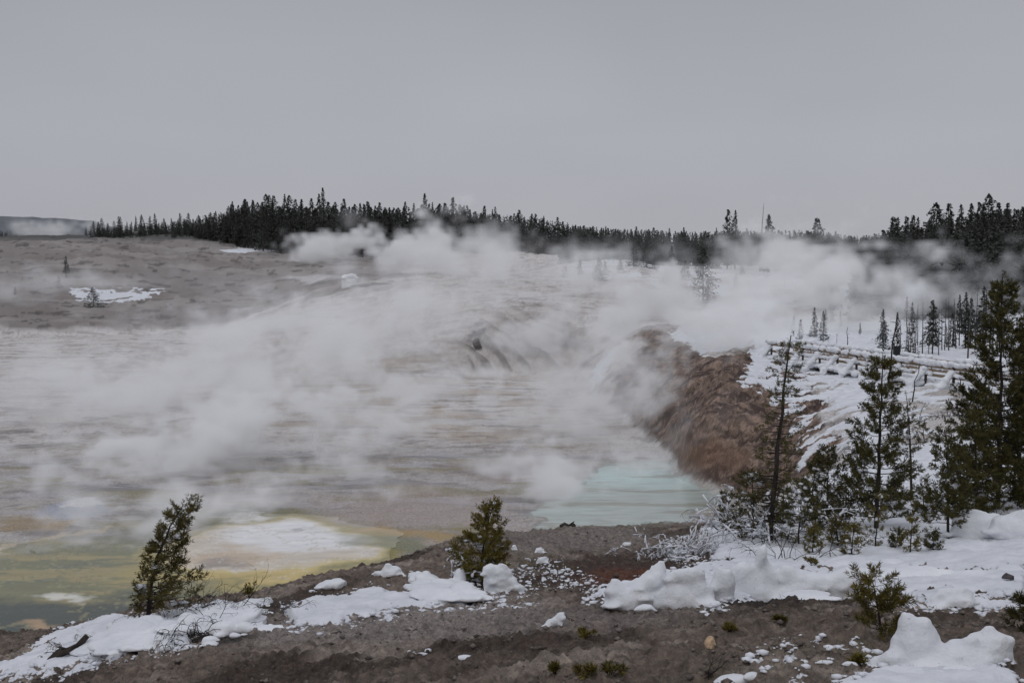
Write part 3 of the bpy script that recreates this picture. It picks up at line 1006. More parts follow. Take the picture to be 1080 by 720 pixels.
_nn = noise_node(M_snow.node_tree, 34.0, 3, 0.7, _tc.outputs['Object'])
_rr = ramp(M_snow.node_tree, _nn.outputs['Fac'], [(0.66, (0, 0, 0)), (0.70, (1, 1, 1))])
_mx = N(M_snow.node_tree, 'ShaderNodeMixRGB')
_mx.inputs[2].default_value = (0.16, 0.14, 0.12, 1)
_mf = N(M_snow.node_tree, 'ShaderNodeMath', operation='MULTIPLY')
_mf.inputs[1].default_value = 0.55
M_snow.node_tree.links.new(_rr.outputs[0], _mf.inputs[0])
M_snow.node_tree.links.new(_mf.outputs[0], _mx.inputs[0])
M_snow.node_tree.links.new(_src, _mx.inputs[1])
M_snow.node_tree.links.new(_mx.outputs[0], _b.inputs['Base Color'])
M_snow_tree = simple_mat('snow_on_branches', (0.62, 0.64, 0.68), (0.80, 0.81, 0.85), 6, 0.8, 0.3, bscale=30, bdist=0.01)


def quads_from(P, A, B):
    """P centres (n,3); A half length, B half width vectors -> pointed leaf quads (rhombs)"""
    n = len(P)
    V = np.empty((n, 4, 3))
    V[:, 0] = P - A * 0.15
    V[:, 1] = P + A * 0.9 + B
    V[:, 2] = P + A * 2.0
    V[:, 3] = P + A * 0.9 - B
    return V.reshape(-1, 3), np.arange(n * 4).reshape(n, 4)


def unit(v):
    return v / (np.linalg.norm(v, axis=-1, keepdims=True) + 1e-9)


def tufts(C, Dr, R, ln, wd, n_needles, length, open_=0.75):
    """bottle-brush needle tufts: centres C, directions Dr, along length"""
    m = len(C)
    k = n_needles
    t = R.random((m, k, 1))
    P = C[:, None] + Dr[:, None] * (t - 0.3) * length[:, None, None]
    rnd = unit(R.normal(size=(m, k, 3)))
    side = unit(rnd - (rnd * Dr[:, None]).sum(-1, keepdims=True) * Dr[:, None])
    fw = 0.25 + 0.75 * t
    d = unit(side * open_ + Dr[:, None] * fw)
    L_ = ln * (0.7 + 0.6 * R.random((m, k, 1)))
    A = d * L_ / 2
    B = unit(np.cross(d, R.normal(size=(m, k, 3)))) * wd / 2
    return quads_from(P.reshape(-1, 3), A.reshape(-1, 3), B.reshape(-1, 3))


def snow_blobs(pts, radii, R, flat=0.6):
    """many small soft snow pads"""
    ico_v, ico_f = ICO
    V, Fc = [], []
    for i, (p, r) in enumerate(zip(pts, radii)):
        s = np.array([r * (0.8 + .5 * R.random()), r * (0.8 + .5 * R.random()), r * flat])
        q = ico_v * (1 + 0.18 * R.normal(size=(len(ico_v), 1))) * s + p
        V.append(q)
        Fc.append(ico_f + i * len(ico_v))
    return np.concatenate(V), np.concatenate(Fc)


def _ico():
    import bmesh
    bm = bmesh.new()
    bmesh.ops.create_icosphere(bm, subdivisions=2, radius=1)
    v = np.array([x.co[:] for x in bm.verts])
    f = np.array([[x.index for x in q.verts] for q in bm.faces])
    bm.free()
    return v, f


ICO = _ico()


def spine_fn(H, lean=(0, 0), curve=(0, 0)):
    def f(t):
        return np.array([lean[0] * t + curve[0] * t ** 2.5, lean[1] * t + curve[1] * t ** 2.5, H * t])
    return f


def pine(root, H, seed, mat, bark=None, width=0.3, base=0.08, whorls=None, density=1.0, needle=0.055, nwd=0.009, lean=(0, 0), curve=(0, 0),
         up=0.45, trunk_r=None, snow=0, side=None, profile=None, sub=4, twig_only=0.0, tl=0.13, snow_low=0.0, nn=26):
    """young lodgepole pine: trunk and branches as one part, needles as another, snow pads as a third"""
    R = np.random.default_rng(seed)
    sp_ = spine_fn(H, lean, curve)
    tr = MB()
    trunk_r = trunk_r or H * 0.014
    ts = np.linspace(0, 1, 12)
    wob = R.normal(size=(12, 2)) * H * 0.004
    pts = [sp_(t) + np.array([wob[i, 0], wob[i, 1], 0]) * (i > 0) for i, t in enumerate(ts)]
    pts[0] = pts[0] - np.array([0, 0, 0.25])
    tr.tube(pts, [trunk_r * (1 - 0.88 * t) + 0.002 for t in ts], 7)
    whorls = whorls or int(H * 5)
    C, Dr, Ln, SP_ = [], [], [], []
    profile = profile or (lambda t: (1 - t) ** 0.8 * (0.55 + 0.45 * min(1, t / 0.25)) + 0.06)
    for w in range(whorls):
        t = base + (0.985 - base) * (w + 0.3 * R.normal()) / whorls
        t = min(max(t, base), 0.985)
        nb = R.integers(3, 6)
        a0 = R.random() * 6.28
        for j in range(nb):
            if R.random() > density:
                continue
            az = a0 + j * 2 * math.pi / nb + 0.4 * R.normal()
            L_ = H * width * profile(t) * (0.65 + 0.5 * R.random())
            if side is not None:
                s = math.cos(az) * side
                L_ *= (0.75 + 0.5 * s)
            L_ = max(L_, 0.05)
            o = sp_(t)
            d0 = np.array([math.cos(az), math.sin(az), up * (0.2 + t)])
            npt = 5
            P = []
            for q in range(npt):
                s = q / (npt - 1)
                P.append(o + np.array([d0[0], d0[1], 0]) * L_ * s + np.array([0, 0, 1]) * L_ * (d0[2] * s * 0.6 + up * 0.5 * s * s - 0.12 * s))
            P = [p + R.normal(size=3) * L_ * 0.03 * (i > 0) for i, p in enumerate(P)]
            br = max(0.0025, trunk_r * 0.35 * (1 - t) + 0.002)
            tr.tube(P, np.linspace(br, 0.0015, npt), 3)
            if R.random() < twig_only:
                continue
            ns = max(2, int(sub * L_ / 0.35 + 1))
            for q in range(ns):
                s = 0.3 + 0.7 * (q + R.random()) / ns
                ip = min(int(s * (npt - 1)), npt - 2)
                fr = s * (npt - 1) - ip
                b0 = P[ip] * (1 - fr) + P[ip + 1] * fr
                dd_ = unit(P[ip + 1] - P[ip])
                tw = unit(dd_ + R.normal(size=3) * 0.55 + np.array([0, 0, 0.35]))
                l2 = L_ * 0.35 * (1.15 - s) * R.random() + 0.02
                e = b0 + tw * l2
                if l2 > 0.05:
                    tr.tube([b0, e], [0.002, 0.0012], 3)
                C.append(e); Dr.append(tw); Ln.append(tl * (0.7 + 0.6 * R.random()))
            C.append(P[-1]); Dr.append(unit(P[-1] - P[-2] + np.array([0, 0, L_ * 0.1]))); Ln.append(tl)
            if R.random() < snow + snow_low * max(0, 0.5 - t) * 2:
                for s in (0.55, 0.8):
                    SP_.append(P[int(s * 4)] + np.array([0, 0, 0.03]))
    top = sp_(1.0)
    C.append(top); Dr.append(np.array([0.05, 0, 1.0])); Ln.append(tl)
    C, Dr, Ln = np.array(C), unit(np.array(Dr)), np.array(Ln)
    V, Fq = tufts(C, Dr, R, needle, nwd, nn, Ln)
    tr.build('trunk', bark or M_bark, root)
    mesh_np('needles', V, Fq, mat, root)
    if SP_:
        n = len(SP_)
        V, Fq = snow_blobs(np.array(SP_), (0.018 + 0.055 * R.random(n)) * min(1.6, 0.6 + H * 0.25), R)
        mesh_np('snow_cover', V, Fq, M_snow_tree, root, smooth=True)['kind'] = 'stuff'
    return root


def far_conifer_mesh(H, seed, width=0.17, dens=1.0, bare=0.1, rag=0.35, n=900):
    """distant conifer: whorled drooping sprays of small faces"""
    R = np.random.default_rng(seed)
    tr = MB()
    tr.tube([(0, 0, -0.6), (0.02 * H * R.normal(), 0, H * 0.5), (0.01 * H * R.normal(), 0, H)], [H * 0.014, H * 0.009, H * 0.002], 5)
    t = bare + (1 - bare) * R.random(n) ** 1.15
    lay = 1 + rag * np.sin(t * 55 + R.random() * 6) * 0.5 + rag * R.normal(size=n) * 0.3
    az = R.random(n) * 2 * math.pi
    lop = 1 + 0.3 * np.sin(az + R.random() * 6.28 + t * 9)
    rad = H * width * ((1 - t) ** 0.8 * 0.95 + 0.05) * lay * lop * (0.25 + 0.75 * R.random(n) ** 0.5)
    P = np.stack([np.cos(az) * rad, np.sin(az) * rad, t * H - rad * 0.18], 1)
    out = np.stack([np.cos(az), np.sin(az), -0.25 + 0.5 * R.normal(size=n)], 1)
    out = unit(out + R.normal(size=(n, 3)) * 0.35)
    sz = H * 0.030 * (0.5 + 0.8 * R.random((n, 1))) * (0.55 + 0.6 * (1 - t[:, None])) * dens
    A = out * sz
    B = unit(np.cross(out, R.normal(size=(n, 3)))) * sz * 0.42
    V, Fq = quads_from(P - out * sz, A, B)
    return tr, V, Fq


def snag_mesh(H, seed, nb=16, brl=0.08):
    R = np.random.default_rng(seed)
    tr = MB()
    lx = R.normal() * 0.03 * H
    tr.tube([(0, 0, -0.5), (lx * .4, 0, H * .5), (lx, 0, H)], [H * 0.010 + .02, H * 0.007 + .01, 0.015], 5)
    for _ in range(nb):
        t = 0.25 + 0.72 * R.random()
        az = R.random() * 6.28
        L_ = H * brl * (1.1 - t) * (0.5 + R.random())
        b0 = np.array([lx * t, 0, H * t])
        e = b0 + np.array([math.cos(az), math.sin(az), R.normal() * 0.4 - 0.1]) * L_
        tr.tube([b0, e], [0.02 + H * .001, 0.008 + H * .0005], 3)
    return tr


def proto(kind, name, H, seed, mat=None, **kw):
    root = empty(name, (0, 0, 0))
    if kind == 'snag':
        snag_mesh(H, seed, **kw).build('trunk', M_grey_twig if mat is None else mat, root)
    else:
        tr, V, Fq = far_conifer_mesh(H, seed, **kw)
        tr.build('trunk', M_bark, root)
        mesh_np('crown', V, Fq, mat or M_needle_far, root)
    return root


def copy_tree(o, parent=None):
    c = o.copy()
    col.objects.link(c)
    c.parent = parent
    for ch in [x for x in KIDS.get(o.name, [])]:
        k = ch.copy()
        col.objects.link(k)
        k.parent = c
    return c


KIDS = {}
USED = set()


def register(p):
    KIDS[p.name] = [o for o in col.objects if o.parent == p]
    return p


def plant_tree(p, loc, h, rz, label, cat, group=None, tilt=(0, 0), sx=1.0):
    """first use moves the first tree itself, later uses are copies"""
    if p.name in USED:
        o = copy_tree(p)
    else:
        USED.add(p.name)
        o = p
    s = h / p['_h']
    o.location = loc
    o.rotation_euler = (tilt[0], tilt[1], rz)
    o.scale = (s * sx, s * sx, s)
    for k in ('label', 'category', 'group'):
        if k in o:
            del o[k]
    tag(o, label, cat, group)
    return o


def mkproto(kind, name, H, seed, mat=None, **kw):
    p = register(proto(kind, name, H, seed, mat, **kw))
    p['_h'] = float(H)
    return p


FAR = [mkproto('con', 'conifer_tree', 12.0, 100 + i, None, width=w, bare=b, rag=r, n=n) for i, (w, b, r, n) in enumerate(
    [(.19, .08, .5, 1000), (.22, .05, .6, 1100), (.16, .12, .45, 900), (.25, .04, .7, 1200), (.20, .2, .8, 850), (.13, .3, .6, 560)])]
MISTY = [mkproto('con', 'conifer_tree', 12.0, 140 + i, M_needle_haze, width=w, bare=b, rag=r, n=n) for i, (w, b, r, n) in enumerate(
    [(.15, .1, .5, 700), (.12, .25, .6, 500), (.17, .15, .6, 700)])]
SNAGS = [mkproto('snag', 'dead_tree', 10.0, 160 + i, None, nb=nb) for i, nb in enumerate((10, 18, 26))]
R0 = random.Random(5)


def stand(n, x0, x1, D0, D1, h0, h1, label, group, protos=FAR, cat='tree', top=None, wts=None, gz=None, sx=(0.85, 1.2)):
    """separate trees between photograph columns x0..x1; heights in metres"""
    for i in range(n):
        px = x0 + (x1 - x0) * (i + R0.random()) / n
        D = D0 + (D1 - D0) * R0.random()
        loc = on_ground(px, D, 0.2)
        if top is not None:              # crest line of the crowns as (column,row) knots
            ty = np.interp(px, [a for a, b in top], [b for a, b in top])
            h = (at(px, ty, D).z - loc.z) * R0.uniform(h0, h1)
        else:
            h = R0.uniform(h0, h1)
        if h < 1.0:
            continue
        p = R0.choice(protos) if wts is None else R0.choices(protos, wts)[0]
        plant_tree(p, loc, h, R0.uniform(0, 6.28), label, cat, group, (R0.gauss(0, .02), R0.gauss(0, .02)), R0.uniform(*sx))


# ridge forest, left to right
stand(10, 28, 112, 420, 470, 0.5, 1.15, 'thin bare tree on the misty far end of the ridge', 'bare trees at the far end of the ridge', SNAGS, 'dead tree', [(28, 238), (110, 230)])
stand(34, 88, 250, 345, 400, 0.55, 1.08, 'small dark conifer in the thin stand on the hilltop', 'conifers of the thin hilltop stand', FAR, 'tree', [(88, 233), (120, 228), (200, 226), (245, 213)])
stand(84, 236, 502, 322, 372, 0.72, 1.0, 'tall dark conifer in the dense ridge stand', 'conifers of the dense ridge stand', FAR, 'tree',
      [(236, 220), (258, 203), (300, 204), (350, 204), (380, 211), (440, 213), (490, 212), (502, 225)])
stand(26, 500, 612, 300, 330, 0.68, 1.03, 'dark conifer standing behind the steam column on the ridge', 'conifers behind the ridge steam', FAR, 'tree',
      [(500, 216), (530, 218), (575, 224), (612, 238)])
stand(44, 606, 905, 262, 300, 0.72, 1.02, 'low dark conifer on the level skyline above the snowy flat', 'conifers on the level skyline', FAR, 'tree',
      [(606, 236), (700, 240), (760, 240), (850, 240), (905, 246)])
stand(34, 922, 1110, 128, 175, 0.80, 1.02, 'large dark conifer in the stand above the boardwalk', 'large conifers above the boardwalk', FAR, 'tree',
      [(922, 246), (940, 226), (985, 216), (1030, 212), (1040, 204), (1075, 205), (1110, 200)])
stand(30, 944, 1062, 68, 84, 0.75, 1.12, 'thin bare-trunked tree in the misty grove behind the boardwalk', 'thin trees of the misty grove', SNAGS + [FAR[5], FAR[4]], 'tree',
      [(944, 335), (985, 318), (1062, 300)])

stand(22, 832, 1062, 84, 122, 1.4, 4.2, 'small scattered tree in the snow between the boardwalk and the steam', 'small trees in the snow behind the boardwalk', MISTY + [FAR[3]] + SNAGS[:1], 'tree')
stand(16, 596, 790, 160, 225, 2.0, 5.0, 'little dark conifer on the patchy snow before the level skyline', 'little conifers on the patchy snow', [FAR[1], FAR[3], MISTY[2]], 'tree', sx=(1.2, 2.0))

# single trees one can tell apart
def single(px, D, topy, p, rz, label, cat='tree', sx=1.0, tilt=(0, 0)):
    loc = on_ground(px, D, 0.15)
    h = at(px, topy, D).z - loc.z
    return plant_tree(p, loc, h, rz, label, cat, None, tilt, sx)


single(860, 150, 230, FAR[1], 0.4, 'dark bushy conifer rising through the steam gap', sx=1.15)
single(870, 140, 262, FAR[3], 1.4, 'wide dark conifer half veiled at the edge of the steam gap', sx=1.1)
single(767, 215, 221, FAR[4], 2.0, 'ragged conifer standing above the skyline over the snowy flat')
single(775, 218, 222, FAR[5], 1.0, 'slender half-bare tree beside the ragged conifer')
single(801, 212, 214, SNAGS[1], 0.3, 'tall bare spire poking above the skyline forest', 'dead tree')
single(810, 208, 226, FAR[0], 5.0, 'pointed conifer beside the tall bare spire')
single(478, 330, 208, FAR[4], 0.7, 'twin-pointed conifer highest at the end of the dense ridge stand')
single(448, 325, 204, FAR[0], 0.2, 'narrow spire conifer above the middle of the ridge stand', sx=.8)
single(341, 322, 198, FAR[2], 0.9, 'tallest thin spire conifer of the ridge stand', sx=.7)
single(742, 150, 262, FAR[3], 4.0, 'lone dark conifer on the snow patches before the forest', sx=1.2)
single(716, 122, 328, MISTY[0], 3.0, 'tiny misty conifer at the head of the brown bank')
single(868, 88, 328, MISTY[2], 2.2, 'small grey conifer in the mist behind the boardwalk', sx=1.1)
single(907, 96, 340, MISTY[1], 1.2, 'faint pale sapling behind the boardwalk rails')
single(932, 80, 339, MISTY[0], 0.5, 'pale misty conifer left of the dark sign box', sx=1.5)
single(960, 72, 350, FAR[3], 1.1, 'short wide green conifer just behind the boardwalk', sx=1.35)
single(1004, 82, 330, FAR[0], 2.1, 'dark conifer at the front of the misty grove', sx=.9)
single(1022, 80, 338, FAR[1], 2.7, 'bushy conifer in the misty grove beside the big pine', sx=.9)
single(1030, 105, 300, FAR[3], 3.7, 'large dim conifer looming behind the misty grove', sx=1.1)
single(98, 210, 303, FAR[3], 0.3, 'small dark bushy conifer beside the snow strip on the bare hill', sx=2.1)
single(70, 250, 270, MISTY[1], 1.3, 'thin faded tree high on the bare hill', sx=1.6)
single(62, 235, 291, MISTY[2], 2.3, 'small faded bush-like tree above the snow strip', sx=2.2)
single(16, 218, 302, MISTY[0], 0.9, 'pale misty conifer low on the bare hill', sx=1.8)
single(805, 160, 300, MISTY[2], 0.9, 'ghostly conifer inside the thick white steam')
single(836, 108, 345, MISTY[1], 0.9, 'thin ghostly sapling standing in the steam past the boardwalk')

# forest mass behind the single trees: nobody could count it
def forest_mass(seed, regions, name, label):
    R = np.random.default_rng(seed)
    V, Fq, k = [], [], 0
    for n, x0, x1, D0, D1, top, hh in regions:
        for i in range(n):
            px = R.uniform(x0, x1)
            D = R.uniform(D0, D1)
            ty = np.interp(px, [a for a, b in top], [b for a, b in top])
            loc = on_ground(px, D)
            h = (at(px, ty, D).z - loc.z) * R.uniform(*hh)
            if h < 2:
                continue
            m = 130
            t = R.random(m) ** 1.2
            az = R.random(m) * 6.283
            rad = h * 0.17 * ((1 - t) ** .8 + .04) * (0.3 + 0.8 * R.random(m))
            P = np.stack([np.cos(az) * rad, np.sin(az) * rad, t * h], 1) + np.array(loc)
            o_ = unit(np.stack([np.cos(az), np.sin(az), R.normal(size=m) * .5 - .2], 1))
            sz = h * 0.05 * (0.6 + .8 * R.random((m, 1))) * (0.5 + .7 * (1 - t[:, None]))
            v, f = quads_from(P - o_ * sz, o_ * sz, unit(np.cross(o_, R.normal(size=(m, 3)))) * sz * .5)
            V.append(v); Fq.append(f + k); k += len(v)
    o = mesh_np(name, np.concatenate(V), np.concatenate(Fq), M_needle_far)
    tag(o, label, kind='stuff')


forest_mass(3, [
    (300, 100, 262, 348, 430, [(100, 240), (200, 232), (250, 220)], (0.75, 1.05)),
    (420, 240, 520, 330, 430, [(240, 226), (262, 216), (480, 219), (520, 226)], (0.75, 1.0)),
    (160, 500, 620, 305, 380, [(500, 224), (575, 230), (620, 240)], (0.75, 1.02)),
    (700, 600, 960, 275, 420, [(600, 238), (700, 243), (850, 243), (905, 248), (960, 250)], (0.8, 1.0)),
    (420, 590, 940, 236, 275, [(590, 246), (700, 250), (800, 250), (900, 252), (940, 252)], (0.75, 1.05)),
    (120, 900, 1120, 118, 150, [(900, 270), (940, 250), (1000, 238), (1120, 225)], (0.75, 1.05)),
    (60, 850, 920, 210, 250, [(850, 240), (920, 256)], (0.8, 1.0)),
    (300, 900, 1180, 150, 260, [(900, 252), (940, 240), (1000, 228), (1080, 216), (1180, 216)], (0.75, 1.0)),
    (160, -260, 20, 360, 440, [(-260, 240), (0, 243), (20, 243)], (0.8, 1.0)),
], 'forest', 'dark conifer forest filling the ridge behind the front trees')
# ------------------------------------------------------------------ young pines close by
def young(px, pyb, topx, topy, seed, label, mat=None, cat='tree', name='pine_tree', D=None, sink=0.03, scale_h=1.0, **kw):
    p = hit(px, pyb) if D is None else on_ground(px, D)
    H = (at(px, topy, p.y).z - p.z) * scale_h
    r = empty(name, (p.x, p.y, p.z - sink), 0)
    lx = (topx - px) / F * p.y
    kw.setdefault('curve', (lx * 0.45, 0))
    kw.setdefault('lean', (lx * 0.55, 0))
    pine(r, H, seed, mat or M_needle, **kw)
    tag(r, label, cat)
    return r, H


young(157, 652, 195, 531, 21, 'windswept lopsided pine leaning over the snow drift above the green pool', M_needle_mid, whorls=24, width=0.31, side=0.85, density=0.95,
      base=0.10, needle=0.055, nwd=0.012, tl=0.12, sub=6, curve=(0.48, 0), lean=(0.08, 0), snow=0.05, snow_low=0.25, trunk_r=0.035, nn=20,
      profile=lambda t: (1.15 if t < .3 else 0.72 if t < .6 else .6) - 0.1 * t)
young(505, 612, 522, 527, 22, 'small bushy olive pine alone on the snow patch at the bank edge', whorls=18, width=0.40, base=0.05, needle=0.055, nwd=0.013, tl=0.13, sub=8,
      snow=0.06, snow_low=0.25, trunk_r=0.022, nn=24)
young(930, 692, 918, 606, 23, 'little pine sapling with open tufts growing beside the big snow drift', whorls=7, width=0.50, base=0.22, needle=0.045, nwd=0.006, tl=0.085, sub=5.5, trunk_r=0.011,
      density=0.85, up=0.55, nn=46, D=8.3, profile=lambda t: 0.75 - 0.45 * abs(t - 0.5))
young(812, 596, 833, 352, 24, 'tall thin half-dead pine with sparse twigs before the brown bank', M_needle_dk, whorls=40, width=0.15, base=0.10, density=0.9, needle=0.055, nwd=0.013, tl=0.09,
      sub=2.4, twig_only=0.22, up=0.15, trunk_r=0.065, nn=16, D=21.5, profile=lambda t: 1.1 - 0.75 * t)
young(924, 584, 928, 373, 25, 'slender dark pine in the middle of the snowy slope', M_needle_dk, whorls=26, width=0.225, base=0.07, density=0.95, needle=0.07, nwd=0.017, tl=0.16, sub=6.5, D=22.5,
      snow=0.02, snow_low=0.10, trunk_r=0.05, nn=22, profile=lambda t: (1 - t) ** 0.75 * 0.9 + 0.14)
young(1052, 560, 1052, 290, 26, 'big dense dark pine at the right edge of the snowy slope'.replace('at the right edge of', 'filling the far side of'), M_needle_dk, whorls=36, width=0.235, base=0.03, needle=0.08, nwd=0.020, tl=0.17, sub=6.2, D=25,
      snow=0.02, snow_low=0.05, trunk_r=0.06, nn=24)
young(1096, 560, 1090, 296, 27, 'second tall dark pine crowding against the big dense one', M_needle_dk, whorls=36, width=0.23, base=0.03, needle=0.08, nwd=0.020, tl=0.17, sub=6.2, D=26, snow=0.02, trunk_r=0.06, nn=22)
young(1000, 588, 994, 448, 28, 'young pine with bare lower stem standing before the big dense pine', M_needle_dk, whorls=16, width=0.27, base=0.14, needle=0.065, nwd=0.015, tl=0.15, sub=6, D=20.5, snow=0.03, trunk_r=0.028, nn=22)
young(1030, 570, 1024, 430, 29, 'shorter dark pine tucked under the big dense pine', M_needle_dk, whorls=18, width=0.32, base=0.05, needle=0.07, nwd=0.017, tl=0.16, sub=7, D=24, snow=0.03, nn=22)
young(962, 545, 953, 415, 30, 'sparse young pine just beyond the slender dark pine', M_needle_dk, whorls=13, width=0.2, base=0.1, density=.7, needle=0.06, nwd=0.012, tl=0.10, sub=2.4, D=27, snow=0.05, nn=18)
young(872, 570, 872, 470, 31, 'low spreading pine between the half-dead pine and the slender pine', M_needle_dk, whorls=14, width=0.45, base=0.05, needle=0.065, nwd=0.015, tl=0.15, sub=6, D=23, snow=0.12, snow_low=.3, nn=22)
young(795, 590, 792, 492, 32, 'bushy low pine around the foot of the half-dead pine', M_needle_dk, whorls=12, width=0.48, base=0.05, density=.8, needle=0.06, nwd=0.014, tl=0.14, sub=5, D=22, snow=0.35, snow_low=.5, nn=20)
young(842, 585, 846, 505, 33, 'snow-dusted pine bush right of the half-dead pine'.replace('right of', 'on the slope side of'), M_needle_dk, whorls=12, width=0.45, base=0.05, density=.85, needle=0.06, nwd=0.014, tl=0.14, sub=5, D=21, snow=0.22, snow_low=.5, nn=20)
for px, pyb, tx, ty, D, s_, wd, lb in (
        (857, 590, 859, 553, 19.5, 41, .36, 'tiny olive pine rising from the snow beside the long drift'),
        (898, 594, 901, 549, 19, 42, .34, 'olive knee-high pine in front of the slender dark pine'),
        (923, 588, 930, 520, 20, 43, .24, 'thin pale green pine touching the slender dark pine'),
        (945, 588, 948, 558, 19.5, 44, .32, 'smallest pine of the three before the bare-stemmed young pine'),
        (960, 590, 962, 544, 19, 45, .34, 'bright olive pine seedling on the smooth snow'),
        (985, 596, 981, 556, 18.6, 46, .33, 'stubby dark pine at the foot of the bare-stemmed young pine'),
        (887, 560, 884, 512, 25, 47, .36, 'dark little pine deep among the slope pines')):
    young(px, pyb, tx, ty, s_, lb, M_needle if s_ in (41, 42, 43, 45) else M_needle_dk, whorls=7, width=wd, base=0.06, needle=0.05, nwd=0.010, tl=0.10, sub=2.6, D=D, snow=0.05, snow_low=.2, trunk_r=0.014, nn=24, density=.85)
young(1086, 668, 1084, 622, 48, 'dark pine sprig poking in beside the snow drift', M_needle_dk, whorls=7, width=0.5, base=0.05, needle=0.045, nwd=0.006, tl=0.08, sub=4, trunk_r=0.01, nn=40, D=8.6)

# ground-hugging seedlings
SEED = [(586, 711, 8, 9, 'tiny green seedling tuft by the lower frame edge'.replace('by the lower frame edge', 'lowest on the bare soil, single stem')),
        (622, 716, 14, 11, 'low green pine seedling clump, one of two close together, smaller stems'),
        (643, 716, 13, 9, 'low green pine seedling clump beside its close neighbour, wider spread'),
        (619, 674, 10, 7, 'flat green seedling on bare soil beside the snow clod'),
        (770, 667, 11, 8, 'olive seedling tuft just above the tan stone'),
        (822, 661, 7, 5, 'small rusty seedling tuft on bare soil'),
        (263, 632, 5, 15, 'small upright olive seedling with snow at its side on the drift'),
        (857, 596, 6, 7, 'bright green sprig poking out of the long drift'),
        (905, 700, 9, 8, 'green sprig at the foot of the little pine sapling')]
for i, (px, pyb, w_, h_, lb) in enumerate(SEED):
    p = hit(px, pyb)
    r = empty('pine_seedling', (p.x, p.y, p.z - 0.01))
    R = np.random.default_rng(300 + i)
    n = 9
    s = p.y / F
    C = np.stack([R.normal(size=n) * w_ * .45 * s, R.normal(size=n) * w_ * .3 * s, (0.3 + 0.6 * R.random(n)) * h_ * s], 1)
    tr = MB()
    for c in C:
        tr.tube([(0, 0, -0.02), c * 0.5 + np.array([0, 0, -0.01]), c], [0.004, 0.003, 0.002], 3)
    Dr = unit(C + np.array([0, 0, h_ * s]))
    V, Fq = tufts(C, Dr, R, 0.035 + .0012 * p.y, 0.0035 + 0.0004 * p.y, 40, np.full(n, h_ * s * .4))
    tr.build('stem', M_twig, r)
    mesh_np('needles', V, Fq, M_needle, r)
    tag(r, lb, 'seedling')


# ------------------------------------------------------------------ bare brush
def brush(px, pyb, w_, h_, n, seed, label, name='bare_shrub', mat=None, D=None, arch=0.5, snow=0, rad=0.006, forks=3, cat='shrub', dirx=0.0, flat=1.0, snr=(0.02, 0.04)):
    p = hit(px, pyb) if D is None else on_ground(px, D)
    s = p.y / F
    r = empty(name, tuple(p - Vector((0, 0, 0.03))))
    R = np.random.default_rng(seed)
    m = MB()
    sn = MB()

    def grow(o, d, L_, rd, lev):
        P = [o]
        cur, dd_ = o.copy(), d.copy()
        k = 5
        for i in range(k):
            dd_ = unit(dd_ + R.normal(size=3) * 0.22 + np.array([0, 0, -arch * 0.18]))
            cur = cur + dd_ * L_ / k
            P.append(cur.copy())
        m.tube(P, np.linspace(rd, rd * 0.35, k + 1), 4)
        if snow and R.random() < snow:
            r_ = (snr[0] + (snr[1] - snr[0]) * R.random()) * (0.55 if lev < 2 else 0.8)
            lo_ = R.integers(0, 2)
            Q = [q + np.array([0, 0, rd * .5 + r_ * .7]) for q in P[lo_:]]
            sn.tube(Q, [r_ * R.choice([.1, .5, 1.0, 1.5]) for _ in Q], 6)
        if lev > 0:
            for _ in range(forks):
                i = R.integers(1, k + 1)
                grow(P[i], unit(dd_ + R.normal(size=3) * 0.8), L_ * (0.4 + 0.25 * R.random()), rd * 0.6, lev - 1)
    for i in range(n):
        o = np.array([R.normal() * w_ * 0.28 * s, R.normal() * w_ * 0.15 * s, 0])
        d = unit(np.array([R.normal() * 0.7 + dirx, R.normal() * 0.5, 0.5 + R.random()]) * np.array([1, 1, flat]))
        grow(o, d, h_ * s * (0.6 + 0.6 * R.random()), rad, 2)
    m.build('twigs', mat or M_twig, r)
    if sn.n:
        sn.build('snow_cover', M_snow_tree, r, True)['kind'] = 'stuff'
    tag(r, label, cat)
    return r


brush(165, 652, 50, 34, 12, 401, 'tangle of dark bare roots and twigs at the foot of the leaning pine', arch=1.4)
brush(185, 672, 60, 32, 10, 402, 'arching bare twigs rooted in the snow below the leaning pine', arch=1.6)
brush(218, 655, 40, 46, 7, 403, 'upright bare shrub standing on the drift beside the leaning pine', arch=0.1)
brush(236, 640, 40, 32, 6, 404, 'short bare shrub behind the drift near the small olive seedling', arch=0.1)
brush(292, 648, 50, 24, 22, 405, 'low dense grey bare bush at the end of the leaning pine drift', mat=M_grey_twig, arch=0.9)
brush(70, 690, 60, 22, 14, 406, 'dark dead brush sticking out of the snow at the shore end of the drift', arch=1.6)
brush(100, 674, 50, 18, 8, 407, 'thin dead twigs lying along the shore edge above the green pool', arch=1.2, rad=.004)
brush(495, 612, 46, 34, 12, 408, 'snowy grey twigs around the foot of the small bushy pine', mat=M_grey_twig, arch=0.8, snow=.5, snr=(.015, .035))
brush(745, 590, 90, 24, 44, 409, 'low tangled shrub thickly dusted with snow clods behind the long drift', arch=1.0, snow=.8, D=21.5, snr=(.010, .026))
brush(722, 583, 70, 24, 34, 410, 'speckled snowy shrub at the edge of the bare hollow', arch=1.0, snow=.8, D=22, snr=(.010, .024))
brush(780, 575, 55, 46, 18, 411, 'snow-loaded branches reaching out over the bank from the half-dead pine', arch=0.6, snow=.7, D=23.5, dirx=-.5, snr=(.014, .038), rad=.008)
brush(835, 604, 60, 52, 9, 412, 'bare crooked bush standing in the snow in front of the half-dead pine', arch=0.4, D=19, rad=.008)
brush(1068, 552, 60, 26, 14, 413, 'dark fallen branches on the snow beside the round snow boulder', arch=1.0, rad=.008, D=22)
